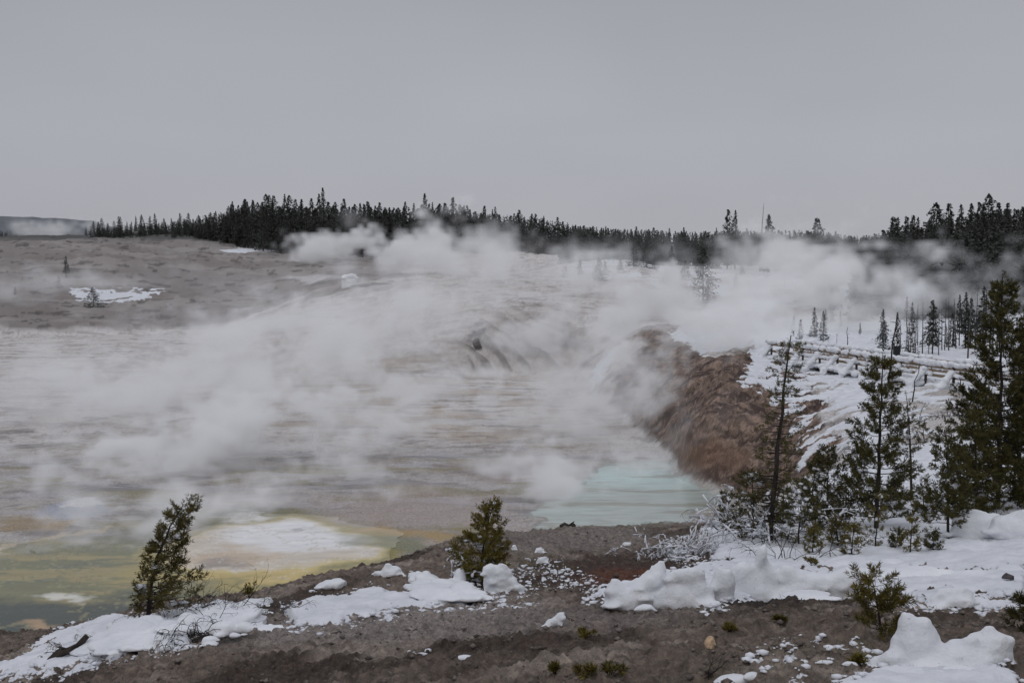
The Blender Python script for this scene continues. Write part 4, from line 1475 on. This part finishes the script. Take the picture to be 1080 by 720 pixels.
brush(745, 716, 12, 40, 3, 414, 'single bare twiggy stem beside the tan stone', arch=0.0, rad=.003, forks=2)
brush(1040, 700, 60, 20, 16, 415, 'dark twigs and roots under the edge of the big snow drift', arch=1.2, rad=.004, D=7.3)
brush(598, 652, 14, 12, 8, 416, 'small dark root clump holding a snow clod on the bare soil', arch=1.2, rad=.005)
brush(475, 628, 14, 10, 6, 417, 'tiny dark weed tuft on the snow strip', arch=0.6, rad=.004)


UNDER = [(768, 560, 25, 34, 'dusted low pine beside the snow-loaded branches'), (826, 572, 24, 40, 'stunted pine between the half-dead pine and the low spreading pine'),
         (857, 548, 28, 46, 'thin shaggy pine behind the low spreading pine'), (884, 588, 20.5, 30, 'short dark pine shrub under the low spreading pine'),
         (908, 540, 29, 44, 'small dark pine behind the slender dark pine on the slope'), (940, 560, 25, 40, 'half-hidden young pine below the sparse young pine'),
         (975, 566, 24, 36, 'shaggy little pine in the gap before the bare-stemmed young pine'), (1012, 556, 27, 60, 'dark bushy pine wedged behind the bare-stemmed young pine'),
         (1042, 470, 40, 55, 'distant young pine on the slope near the boardwalk corner'), (975, 470, 40, 30, 'tiny dark pine on the bare streaked patch of slope')]
for i, (px, pyb, D, hp, lb) in enumerate(UNDER):
    g_ = on_ground(px, D)
    _, pg = proj(g_.x, g_.y, g_.z)
    young(px, pyb, px + (i % 3 - 1) * 4, float(pg) - hp, 520 + i, lb, M_needle_mid if i % 2 else M_needle_dk, whorls=9, width=0.34, base=0.05, needle=0.06, nwd=0.014, tl=0.13, sub=4, D=D,
          snow=.15, snow_low=.3, trunk_r=0.016, nn=20, density=.8)
brush(800, 590, 60, 40, 12, 520, 'dark twiggy undergrowth behind the tall overhanging snow hump', arch=.5, D=21, snow=.4, snr=(.01, .03), rad=.007)
brush(865, 585, 60, 34, 12, 521, 'dark twiggy bush behind the tiny olive pines on the slope', arch=.5, D=22, snow=.4, snr=(.01, .03), rad=.007)
brush(955, 560, 70, 34, 12, 522, 'dark twiggy bush among the pines in the middle of the slope', arch=.5, D=25, snow=.4, snr=(.01, .03), rad=.007)
brush(1035, 556, 70, 30, 12, 523, 'dark twiggy bush under the shorter dark pine', arch=.6, D=25, snow=.4, snr=(.01, .03), rad=.007)
brush(905, 470, 60, 22, 10, 524, 'thin dark brush breaking through snow high on the slope', arch=.6, D=38, snow=.3, snr=(.02, .05), rad=.010)
brush(1000, 445, 70, 16, 12, 525, 'low dark brush on the bare streaked patch below the boardwalk', arch=1.0, D=45, rad=.012)


# ------------------------------------------------------------------ snow lying in mounds
def mound(name, base, ells, label, cat='snow mound', vox=0.03, D=None, rough=0.03, mat=None, lift=0.0, group=None, follow=False):
    """smooth union of ellipsoids given in photograph pixels around one base point"""
    p = hit(*base) if D is None else on_ground(base[0], D)
    s = p.y / F
    iv, if_ = ICO
    V, Fq = [], []
    R = np.random.default_rng(int(base[0] * 7 + base[1]))
    more = []
    for e in ells:
        e = tuple(e) + (0.0,) * (6 - len(e))
        rt = math.radians(e[4])
        for q in range(3):
            a = R.uniform(-.2, 3.4)
            more.append((e[0] + math.cos(a) * e[2] * 1.1, e[1] + e[3] * 1.0, e[2] * .45, max(e[3] * .35, 1.5), 0, e[5] - R.uniform(.1, .8) * e[2] * s))
        for q in range(7):
            a, k = R.uniform(-.3, 3.5), R.uniform(.55, .85)
            ex, ey = math.cos(a) * e[2] * k, -math.sin(a) * e[3] * k
            f_ = R.uniform(.28, .5)
            more.append((e[0] + ex * math.cos(rt) + ey * math.sin(rt), e[1] - ex * math.sin(rt) + ey * math.cos(rt), e[2] * f_, e[3] * f_ * 1.15, e[4], e[5] + R.uniform(-.5, .5) * e[2] * s * .6))
        more.append((e[0], e[1] + e[3] * .55, e[2] * 1.05, e[3] * .6, e[4] * .5, e[5]))
    n_main = len(ells)
    ells = list(ells) + more
    for i, e in enumerate(ells):
        cx, cy, rx, ry = e[:4]
        rot = math.radians(e[4]) if len(e) > 4 else 0
        dd2 = e[5] if len(e) > 5 else 0.0
        q = iv * np.array([rx * s, max(rx, ry) * s * 0.75, ry * s])
        c_, s_ = math.cos(rot), math.sin(rot)
        x = q[:, 0] * c_ - q[:, 2] * s_
        z = q[:, 0] * s_ + q[:, 2] * c_
        De = p.y + dd2
        if follow:
            De = min(max(hit(cx, cy + ry * .7).y, p.y - 3), p.y + 6) + dd2
        c = at(cx, cy, De)
        V.append(np.stack([x, q[:, 1], z], 1) + np.array(c - p))
        Fq.append(if_ + len(Fq) * len(iv))
        g = ground_z(c.x, c.y)
        if i < n_main and c.z > g:          # the mound reaches down to the ground
            for f_ in (0.45, 0.0):
                zc = g + (c.z - g) * f_
                x2, y2 = iv[:, 0] * rx * s * (1.02 + .1 * (1 - f_)), iv[:, 1] * max(rx, ry) * s * .75
                V.append(np.stack([x2 * c_, y2, iv[:, 2] * max(ry * s * .6, (c.z - g) * .45)], 1) + np.array([c.x, c.y, zc]) - np.array(p))
                Fq.append(if_ + len(Fq) * len(iv))
    o = mesh_np(name, np.concatenate(V), np.concatenate(Fq), mat or M_snow, smooth=True)
    o.location = tuple(p + Vector((0, 0, lift)))
    rm = o.modifiers.new('remesh', 'REMESH')
    rm.mode = 'VOXEL'
    rm.voxel_size = vox
    rm.use_smooth_shade = True
    sm = o.modifiers.new('soften', 'SMOOTH')
    sm.factor = 0.6
    sm.iterations = 3
    for sz, st in ((0.30 * max(1, s * 90), rough * 3.0), (0.07, rough * 1.1)):
        tx = bpy.data.textures.new('lumps', 'CLOUDS')
        tx.noise_scale = sz
        tx.noise_depth = 3
        dm = o.modifiers.new('lumps', 'DISPLACE')
        dm.texture = tx
        dm.texture_coords = 'GLOBAL'
        dm.strength = st
        dm.mid_level = 0.5
    tag(o, label, cat, group)
    return o


mound('snow_drift', (960, 712), [(880, 723, 34, 7, 8), (918, 717, 34, 11, 12), (952, 708, 32, 22), (958, 682, 16, 28), (956, 660, 9, 15), (968, 680, 20, 24, -35), (942, 708, 36, 18, 15), (972, 692, 24, 24, -35), (985, 716, 56, 20), (988, 696, 30, 17), (1000, 702, 34, 17, -8), (900, 728, 50, 9, 0, -.35), (965, 722, 55, 14, 0, -.45), (1012, 718, 42, 12, 0, -.4), (950, 742, 85, 18, 0, -.8), (1020, 740, 50, 16, 0, -.7),
                                 (1022, 690, 30, 18), (1044, 680, 22, 17), (1056, 690, 12, 12), (1000, 722, 60, 24), (1030, 708, 26, 12)],
      'large smooth snow drift with a peaked end beside the little sapling', 'snow drift', 0.018, D=6.7, rough=0.012)
mound('snow_mound', (1005, 636), [(1005, 631, 24, 9), (1000, 624, 15, 7), (1016, 628, 13, 8)], 'rounded snow cap on a rock lying on bare ground', 'snow mound', 0.025)
mound('snow_mound', (1030, 566), [(1028, 550, 25, 13), (1018, 552, 16, 11), (1040, 556, 18, 8)], 'round snow-covered boulder under the big dense pine', 'snow mound', 0.05)
mound('snow_mound', (1068, 566), [(1066, 552, 22, 9), (1085, 548, 22, 12)], 'flatter snow mound next to the round snow-covered boulder', 'snow mound', 0.05)
mound('snow_drift', (668, 640), [(662, 630, 24, 9, -8), (648, 624, 10, 8), (651, 615, 9, 4.5, -30), (680, 614, 22, 6.5, 38), (694, 602, 8, 8, 60), (697, 594, 5, 6), (690, 625, 22, 6)],
      'snow-buried log with a raised stub at the near end of the long drift', 'snow drift', 0.035, rough=.02)
mound('snow_drift', (722, 640), [(722, 625, 26, 11, 4), (705, 630, 16, 8), (742, 622, 10, 9), (723, 605, 17, 6, -4), (735, 610, 8, 5)],
      'pillow-shaped snow hump between the snow-buried log and the tall hump', 'snow drift', 0.035, rough=.02)
mound('snow_drift', (760, 634), [(758, 626, 11, 10), (762, 610, 12, 11), (756, 618, 8, 10)], 'narrow snow hump squeezed before the tall overhanging one', 'snow drift', 0.035, rough=.02)
mound('snow_drift', (810, 634), [(783, 601, 13, 9), (778, 606, 9, 6), (790, 614, 16, 12), (800, 622, 22, 11, -10), (826, 624, 22, 9), (845, 617, 18, 10), (862, 612, 18, 9), (880, 611, 16, 9, 15), (893, 606, 14, 8, 20), (803, 588, 6, 14, -14), (808, 598, 8, 7), (832, 604, 12, 8)],
      'tall overhanging snow hump with a long tail toward the little pines', 'snow drift', 0.035, rough=.02)
mound('snow_drift', (915, 615), [(908, 606, 18, 7), (935, 604, 24, 6), (965, 603, 28, 6), (990, 606, 22, 5)], 'low smooth snow ridge at the foot of the little pines', 'snow drift', 0.05, rough=.02)
mound('snow_drift', (150, 672), [(118, 674, 26, 9, 5), (140, 664, 28, 12), (158, 656, 18, 9), (95, 681, 22, 7, 10), (150, 676, 22, 7), (178, 660, 14, 7), (70, 674, 12, 4, 20), (58, 682, 10, 5)],
      'rounded snow drift heaped under the leaning pine', 'snow drift', 0.035, rough=.02, follow=True)
mound('snow_drift', (222, 668), [(235, 656, 48, 6, 16), (205, 655, 20, 8), (228, 648, 24, 8, 10), (252, 640, 26, 6, 12), (275, 634, 16, 4, 8), (236, 662, 16, 8), (222, 676, 9, 5), (258, 656, 9, 9), (246, 664, 11, 5)],
      'ragged snow drift with dark hollows running toward the grey bush', 'snow drift', 0.03, rough=.02, follow=True)
mound('snow_mound', (352, 620), [(350, 615, 15, 4.5, 5), (340, 618, 8, 4)], 'small snow cushion at the shore of the milky pool', 'snow mound', 0.03)
mound('snow_mound', (411, 608), [(412, 602, 11, 5, 10), (400, 605, 6, 3), (409, 596, 4, 3), (420, 606, 6, 4)], 'snow lump on a stump beside the shore', 'snow mound', 0.025)
mound('snow_drift', (462, 628), [(466, 624, 36, 6, -8), (440, 608, 12, 6, -15), (452, 612, 18, 8, -15), (470, 618, 20, 9, -10), (488, 620, 14, 8), (490, 594, 4, 8, 30), (485, 606, 7, 9), (500, 626, 14, 4)],
      'sloping snow drift leaning against the small bushy pine', 'snow drift', 0.03, rough=.015, follow=True)
mound('snow_mound', (533, 620), [(530, 605, 11, 9, -20), (538, 613, 8, 7), (545, 621, 8, 5), (518, 600, 8, 5)], 'crumbly snow pile on the sheltered side of the small bushy pine', 'snow mound', 0.03, rough=.04)
mound('snow_mound', (585, 660), [(582, 655, 9, 4, 30), (590, 648, 6, 4, 30), (579, 660, 7, 2)], 'snow clod clinging to a dark root on bare soil', 'snow mound', 0.02)
for i, (px, py, rx, ry, lb) in enumerate([
        (569, 580, 5, 2.6, 'small snow clod higher of two beside the bushy pine'), (572, 590, 6, 3.2, 'small snow clod lower of two beside the bushy pine'),
        (661, 574, 4.5, 2.4, 'lone snow clod on the far bare bank'), (542, 577, 3, 2.6, 'tiny snow clod touching the bushy pine'),
        (490, 693, 9, 2.2, 'thin flat snow scrap low on the bare soil'), (770, 716, 17, 3.5, 'flat melting snow patch below the tan stone'),
        (795, 713, 8, 2, 'sliver of snow next to the flat melting patch'), (896, 699, 7, 2.4, 'small white snow scrap beside the sapling'),
        (870, 697, 9, 1.6, 'long thin snow scrap on soil near the sapling'), (680, 640, 10, 3, 'small snow slab fallen before the pillow-shaped hump'),
        (725, 637, 9, 2, 'flat snow slab below the pillow-shaped hump'), (395, 606, 4, 2, 'little snow knob by the stump'), (850, 628, 26, 2.6, 'thin snow apron below the overhanging hump')]):
    mound('snow_clod', (px, py + ry), [(px, py, rx, ry, 5), (px - rx * .5, py + ry * .3, rx * .5, ry * .7), (px + rx * .4, py + ry * .3, rx * .5, ry * .6)], lb, 'snow clod', 0.012 if ry < 3 else 0.02, rough=.012)

# dark wood under the drifts
def log(px, py, qx, qy, D, r, label, stub=()):
    a, b = at(px, py, D), at(qx, qy, D + .2)
    o = empty('fallen_log', tuple(a))
    m = MB()
    d = np.array(b - a)
    P = [d * t + np.array([0, 0, 0.04 * math.sin(7 * t)]) for t in (0, .25, .5, .75, 1)]
    m.tube(P, [r, r * 1.05, r * .9, r * .85, r * .7], 10)
    m.build('trunk', M_bark, o, True)
    for (t, sx_, sz) in stub:
        k = MB()
        k.tube([d * t, d * t + np.array([sx_, -.05, sz]), d * t + np.array([sx_ * 1.6, -.1, sz * 1.6])], [r * .35, r * .25, r * .1], 6)
        k.build('branch_stub', M_bark, o, True)
    tag(o, label, 'log')


def hD(px, py):
    return hit(px, py).y


log(735, 637, 775, 628, hD(750, 636) + .35, .07, 'dark log end showing beneath the narrow snow hump', ((.4, .1, .15),))
log(782, 634, 830, 632, hD(800, 634) + .3, .07, 'dark log in the shadow under the overhanging snow hump')
log(695, 622, 712, 606, hD(700, 622) + .2, .09, 'short dark stub between two snow humps')
log(52, 698, 92, 672, hD(70, 694), .055, 'dark log arching out of the snow at the shore end of the drift', ((.5, -.08, .05),))
brush(228, 668, 70, 22, 20, 430, 'tangle of dead twigs over the hollow in the ragged snow drift', arch=1.0, rad=.007)
brush(192, 684, 50, 16, 12, 431, 'dark roots showing under the lower lip of the drift below the leaning pine', arch=1.5, rad=.006)
log(1000, 716, 1056, 700, 7.2, .06, 'dark wood under the lip of the large smooth drift', ((.5, .08, -.02),))
log(697, 560, 716, 556, hD(700, 560), .07, 'dark rotten chunk of wood on the edge of the far bank') if False else None
log(592, 556, 606, 554, 27.5, .08, 'dark rotten wood chunk on the lip of the far bank', ((.5, .1, .1),))


# ------------------------------------------------------------------ stones
def stone(px, py, rx, ry, seed, label, c1, c2, name='stone', sink=.25, D=None, cat='stone', group=None):
    p = hit(px, py) if D is None else on_ground(px, D)
    s = p.y / F
    R = np.random.default_rng(seed)
    import bmesh
    bm = bmesh.new()
    bmesh.ops.create_icosphere(bm, subdivisions=3, radius=1)
    pl = [(unit(R.normal(size=3)), .42 + .28 * R.random()) for _ in range(9)]
    for v in bm.verts:
        q = np.array(v.co)
        for n_, d_ in pl:
            k = q @ n_
            if k > d_:
                q -= n_ * (k - d_)
        q[:2] *= (1 - .42 * q[2])
        q = q * np.array([rx * s, rx * s * .8, ry * s]) * 1.15
        v.co = q
    me = bpy.data.meshes.new(name)
    bm.to_mesh(me)
    bm.free()
    me.materials.append(simple_mat(name + '_surface', c1, c2, 1.2 / (rx * s), 0.9, .5, bscale=6 / (rx * s), bdist=rx * s * .06))
    o = bpy.data.objects.new(name, me)
    o.location = tuple(p + Vector((0, 0, ry * s * (1 - sink))))
    o.rotation_euler = (0, 0, R.random() * 6)
    col.objects.link(o)
    tag(o, label, cat, group)
    return o


stone(750, 685, 8.5, 7, 3, 'single tan angular stone lying on the bare soil', alb(112, 92, 72), alb(176, 150, 120))
stone(1065, 612, 7, 5, 4, 'dark rock poking from patchy snow near the rounded snow cap', alb(40, 38, 40), alb(70, 66, 66))
stone(503, 357, 9, 6.5, 5, 'dark boulder on the brow of the mineral terrace', alb(40, 38, 38), alb(78, 72, 68), D=113, cat='boulder', name='boulder')
stone(395, 296, 22, 3, 6, 'long dark rock ledge beside a snow scrap on the upper slope', alb(36, 34, 34), alb(70, 66, 64), D=190, cat='ledge', name='rock_ledge')
mound('snow_clod', (370, 293), [(369, 291, 7, 2), (364, 291, 4, 1.5)], 'white snow scrap beside the long dark rock ledge', 'snow patch', 0.2, D=192, rough=.1)

# clods, grit and dry grass over the bare soil: nobody could count them
def soil_litter():
    R = np.random.default_rng(77)
    iv = np.array([(1, 0, 0), (-1, 0, 0), (0, 1, 0), (0, -1, 0), (0, 0, 1), (0, 0, -1)], float)
    fc = np.array([(0, 2, 4), (2, 1, 4), (1, 3, 4), (3, 0, 4), (2, 0, 5), (1, 2, 5), (3, 1, 5), (0, 3, 5)])
    n = 42000
    D = np.exp(R.uniform(math.log(5.6), math.log(26), n))
    px = R.uniform(-60, 1140, n)
    X = (px - 540) / F * D * 1.03
    u = X / D
    j = np.clip(np.searchsorted(uu, u), 1, len(uu) - 1)
    i = np.clip(np.searchsorted(dd, D), 1, len(dd) - 1)
    k = i * len(uu) + j
    clump = fbm(X / .8, D / .8, 3, .6, 91)
    keep = (GS[k] < 0.3) & (R.random(n) < 0.35 + 0.8 * clump)
    X, D, k = X[keep], D[keep], k[keep]
    n = len(X)
    sz = (0.005 + 0.032 * R.random(n) ** 7)[:, None, None] * np.sqrt(D / 9)[:, None, None]
    V = iv[None] * (0.7 + .6 * R.random((n, 6, 1))) * sz * np.array([1.2, 1.2, .7])
    V += np.stack([X, D, ZT[k] + 0.004], 1)[:, None]
    Fq = fc[None] + (np.arange(n) * 6)[:, None, None]
    o = mesh_np('soil_clods', V.reshape(-1, 3), Fq.reshape(-1, 3), M_clod)
    tag(o, 'loose crumbs of brown soil and grit on the bare hillside', kind='stuff')
    # dry grass wisps
    n = 22000
    D = np.exp(R.uniform(math.log(5.6), math.log(24), n))
    px = R.uniform(-60, 1140, n)
    X = (px - 540) / F * D * 1.03
    j = np.clip(np.searchsorted(uu, X / D), 1, len(uu) - 1)
    i = np.clip(np.searchsorted(dd, D), 1, len(dd) - 1)
    k = i * len(uu) + j
    cl = fbm(X / 1.6, D / 1.1, 3, .6, 92) + 0.0009 * (px - 540)
    keep = (GS[k] < 0.2) & (R.random(n) < np.clip(0.25 + 1.2 * cl, 0, 1))
    X, D, k = X[keep], D[keep], k[keep]
    n = len(X)
    P = np.stack([X, D, ZT[k]], 1)
    d = unit(R.normal(size=(n, 3)) * np.array([1, 1, .25]) + np.array([0, 0, .35]))
    A = d * (0.012 + .025 * R.random((n, 1))) * np.sqrt(D / 9)[:, None]
    B = unit(np.cross(d, R.normal(size=(n, 3)))) * 0.0016 * (D / 8)[:, None]
    V, Fq = quads_from(P, A, B)
    o = mesh_np('dry_grass', V, Fq, M_grass)
    tag(o, 'short dry grass and moss wisps on the bare soil', kind='stuff')


M_clod = leaf_mat('soil_crumbs', (0.035, 0.028, 0.024), (0.19, 0.165, 0.145), 0.95, 0.6)
M_grass = leaf_mat('dry_grass', (0.05, 0.042, 0.028), (0.21, 0.18, 0.125), 0.95, 0.6)
soil_litter()


def snow_crumbs():
    R = np.random.default_rng(78)
    iv, fc = ICO
    import bmesh
    bm = bmesh.new()
    bmesh.ops.create_icosphere(bm, subdivisions=1, radius=1)
    iv = np.array([v.co[:] for v in bm.verts]); fc = np.array([[v.index for v in f.verts] for f in bm.faces])
    bm.free()
    n = 90000
    D = np.exp(R.uniform(math.log(5.8), math.log(26), n))
    px = R.uniform(-60, 1140, n)
    X = (px - 540) / F * D * 1.03
    j = np.clip(np.searchsorted(uu, X / D), 1, len(uu) - 1)
    i = np.clip(np.searchsorted(dd, D), 1, len(dd) - 1)
    k = i * len(uu) + j
    g = _g.ravel()[k]
    keep = (g > 0.02) & (g < 0.75) & (R.random(n) < 0.55)
    X, D, k = X[keep], D[keep], k[keep]
    n = len(X)
    sz = ((0.007 + 0.03 * R.random(n) ** 4) * np.sqrt(D / 9))[:, None, None]
    V = iv[None] * (0.8 + .4 * R.random((n, len(iv), 1))) * sz * np.array([1.3, 1.2, .6])
    V += np.stack([X, D, ZT[k] + 0.004], 1)[:, None]
    Fq = fc[None] + (np.arange(n) * len(iv))[:, None, None]
    o = mesh_np('snow_crumbs', V.reshape(-1, 3), Fq.reshape(-1, 3), M_snow_tree, smooth=True)
    tag(o, 'crumbs of melting snow along the ragged edges of the drifts', kind='stuff')


snow_crumbs()
# ------------------------------------------------------------------ boardwalk
M_wood_new = simple_mat('pale_sawn_timber', (0.17, 0.125, 0.09), (0.33, 0.25, 0.18), 4, 0.8, 0.3, vec=(0.4, 0.4, 3))
M_wood_old = simple_mat('weathered_grey_timber', (0.035, 0.028, 0.024), (0.10, 0.085, 0.072), 5, 0.9, 0.3)
ZD = 4.28
Wp = [np.array([(px - 540) / F * D, D]) for px, D in ((824, 76), (875, 69.5), (945, 62), (1020, 56), (1110, 50.5))]


def walk_at(s):
    """point and direction along the walk, s in metres from the far end"""
    for a, b in zip(Wp, Wp[1:]):
        L_ = np.linalg.norm(b - a)
        if s <= L_ or b is Wp[-1]:
            d = (b - a) / L_
            return a + d * s, d
        s -= L_


WL = sum(np.linalg.norm(b - a) for a, b in zip(Wp, Wp[1:]))
bw = empty('boardwalk', (float(Wp[2][0]), float(Wp[2][1]), ZD))
org = np.array([Wp[2][0], Wp[2][1], ZD])


def wp(s, off, z):
    p, d = walk_at(s)
    n = np.array([-d[1], d[0]])
    if n[1] > 0:
        n = -n                     # positive offset = towards the viewpoint side
    q = p + n * off
    return np.array([q[0], q[1], z]) - org


def seg(mb, off, z, w, h, s0=0.0, s1=None, step=1.25, jit=0.0, up=(0, 0, 1)):
    s1 = WL if s1 is None else s1
    k = max(1, int((s1 - s0) / step))
    for i in range(k):
        a, b = s0 + (s1 - s0) * i / k, s0 + (s1 - s0) * (i + 1) / k
        mb.box(wp(a + .01, off, z), wp(b - .01, off, z), w, h)


m = MB(); seg(m, 0, ZD, 1.9, .06); deck_o = m.build('deck', M_wood_old, bw)
for off in (-.75, .75):
    m = MB(); seg(m, off, ZD - .2, .09, .28); m.build('joist', M_wood_old, bw)
RW = random.Random(9)
s = .6
posts = []
while s < WL - .3:
    posts.append(s)
    s += 2.25
for off in (.98, -.98):
    m = MB(); seg(m, off, ZD + 1.10, .17, .05, step=2.25); CAPS = globals().setdefault('CAPS', []); CAPS.append(m.build('rail_cap', M_wood_new, bw))
    m = MB(); seg(m, off * .96, ZD + 0.98, .05, .16, step=2.25); m.build('top_rail', M_wood_new, bw)
    m = MB(); seg(m, off * .96, ZD + 0.52, .05, .15, step=2.25); MIDS = globals().setdefault('MIDS', []); MIDS.append(m.build('middle_rail', M_wood_new, bw))
    for s in posts:
        m = MB()
        m.box(wp(s, off, ZD - .75), wp(s, off, ZD + 1.07), .11, .11, (1, 0, 0))
        m.build('post', M_wood_old, bw)
        if off > 0:
            m = MB()
            m.box(wp(s + .02, off + .85, ZD - .22), wp(s + .02, off + .07, ZD + .72), .10, .10)
            m.build('brace', M_wood_old, bw)
            m = MB()
            m.box(wp(s - .02, -.95, ZD - .10), wp(s - .02, off + .98, ZD - .10), .10, .12)
            m.build('outrigger', M_wood_old, bw)


def snow_string(pts, r0, r1, name='snow_cover', flat=.8, par=None):
    R = np.random.default_rng(len(pts) + int(abs(pts[0][0]) * 10))
    pts = np.array(pts)
    rad = r0 + (r1 - r0) * R.random(len(pts))
    V, Fq = snow_blobs(pts, rad, R, flat)
    o = mesh_np(name, V, Fq, M_snow, par or bw, smooth=True)
    o['kind'] = 'stuff'
    rm = o.modifiers.new('remesh', 'REMESH'); rm.mode = 'VOXEL'; rm.voxel_size = .05; rm.use_smooth_shade = True
    sm = o.modifiers.new('soften', 'SMOOTH'); sm.iterations = 3; sm.factor = .5
    return o


# snow lying on deck, rails, outriggers and braces
deck_s = []
for i in range(int(WL / .28)):
    for off in (-.7, -.25, .25, .7):
        deck_s.append(wp(i * .28, off + RW.uniform(-.1, .1), ZD + .09 + RW.uniform(-.03, .05)))
snow_string(deck_s, .20, .30, 'snow_on_deck', .55, deck_o)
for off, gapc in ((1.0, .10), (-1.0, .3)):
    tp = []
    s = 0
    while s < WL:
        if RW.random() > gapc or s < 14:
            for q in range(RW.randint(4, 9)):
                tp.append(wp(s + q * .12, off + RW.uniform(-.03, .03), ZD + 1.16 + RW.uniform(-.04, .06)))
        s += RW.uniform(.7, 1.1)
    snow_string(tp, .12, .20, 'snow_on_rail', .9, CAPS[0 if off > 0 else 1])
    tp = []
    s = 0
    while s < WL:
        if RW.random() > .2:
            for q in range(RW.randint(4, 9)):
                tp.append(wp(s + q * .12, off * 1.02 + RW.uniform(-.03, .03), ZD + .62 + RW.uniform(-.06, .05)))
        s += RW.uniform(.8, 1.2)
    snow_string(tp, .09, .16, 'snow_on_rail', .9, MIDS[0 if off > 0 else 1])
tp = []
for s in posts:
    for q in range(9):
        t = q / 8
        tp.append(wp(s + .02, .98 + .12 + .80 * (1 - t), ZD - .08 + .86 * t + .04))
    for q in range(6):
        tp.append(wp(s - .02, 1.2 + .75 * q / 5, ZD + .04 + .03 * RW.random()))
    tp.append(wp(s, 1.95, ZD - .12)); tp.append(wp(s, 1.98, ZD - .24))
snow_string(tp, .13, .22, 'snow_on_brace', .85)
# a snow bank slumped along the deck edge
tp = []
for i in range(int(WL / .3)):
    if i * .3 < 15 or RW.random() < .55:
        tp.append(wp(i * .3, 1.15 + RW.uniform(-.1, .25), ZD + .02 + RW.uniform(-.1, .14)))
snow_string(tp, .20, .36, 'snow_on_deck_edge', .7)
tag(bw, 'long timber boardwalk with snow heaped on its rails and braces', 'boardwalk')

# dark upright box on a post by the walk
sx = on_ground(945, 61.0)
b = empty('trail_sign', (sx.x, sx.y, ZD))
M_dark = simple_mat('dark_painted_metal', (0.012, 0.013, 0.015), (0.028, 0.029, 0.032), 6, .6, .1)
m = MB(); m.box((0, 0, -.9), (0, 0, 1.1), .09, .09, (1, 0, 0)); m.build('post', M_dark, b)
m = MB(); m.box((0, 0, 1.05), (0, 0, 1.72), .34, .20, (0, 1, 0)); m.build('box', M_dark, b)
m = MB(); m.box((0, 0, 1.725), (0, 0, 1.775), .40, .26, (0, 1, 0)); m.build('cap', M_dark, b)
tag(b, 'dark upright sign box on a post beside the boardwalk rail', 'trail sign')


# leaning bare poles around the walk
def pole(px, D, tx, ty, r, seed, label, nb=8):
    p = on_ground(px, D, .1)
    t = at(tx, ty, D) - p
    o = empty('dead_sapling', tuple(p))
    R = np.random.default_rng(seed)
    m = MB()
    t = np.array(t)
    P = [t * q + np.array([.03 * R.normal(), 0, 0]) * (q > 0) for q in (0, .2, .4, .6, .8, 1)]
    m.tube(P, np.linspace(r, r * .35, 6), 6)
    for _ in range(nb):
        q = .2 + .78 * R.random()
        b0 = t * q
        L_ = np.linalg.norm(t) * .09 * (1.1 - q * .5) * (.5 + R.random())
        m.tube([b0, b0 + unit(np.array([R.normal(), R.normal() * .5, R.normal() * .5 + .2])) * L_], [r * .35, r * .15], 4)
    m.build('trunk', M_twig, o)
    tag(o, label, 'dead tree')


pole(936, 58, 946, 330, .055, 1, 'tall leaning bare pole rising through the boardwalk beside the sign box', 12)
pole(962, 52, 969, 385, .035, 2, 'short leaning dead stick before the boardwalk rail', 5)
pole(882, 72, 883, 352, .03, 3, 'thin bare stick behind the far boardwalk rails', 4)
pole(893, 80, 894, 345, .04, 4, 'bare stick fading into the steam behind the boardwalk', 6)
pole(1014, 54, 1012, 398, .04, 5, 'broken dark stick near the big pine and the boardwalk', 4)
# ------------------------------------------------------------------ render settings
scene.render.engine = 'CYCLES'
scene.view_settings.view_transform = 'Standard'
scene.view_settings.look = 'None'
scene.view_settings.exposure = 0
scene.view_settings.gamma = 1
scene.cycles.max_bounces = 6
scene.cycles.diffuse_bounces = 3
scene.cycles.glossy_bounces = 2
scene.cycles.transparent_max_bounces = 8
scene.cycles.volume_bounces = 1
scene.cycles.volume_step_rate = 2.5
scene.cycles.volume_max_steps = 128
scene.cycles.use_denoising = True
scene.cycles.use_adaptive_sampling = True
scene.cycles.adaptive_threshold = 0.02
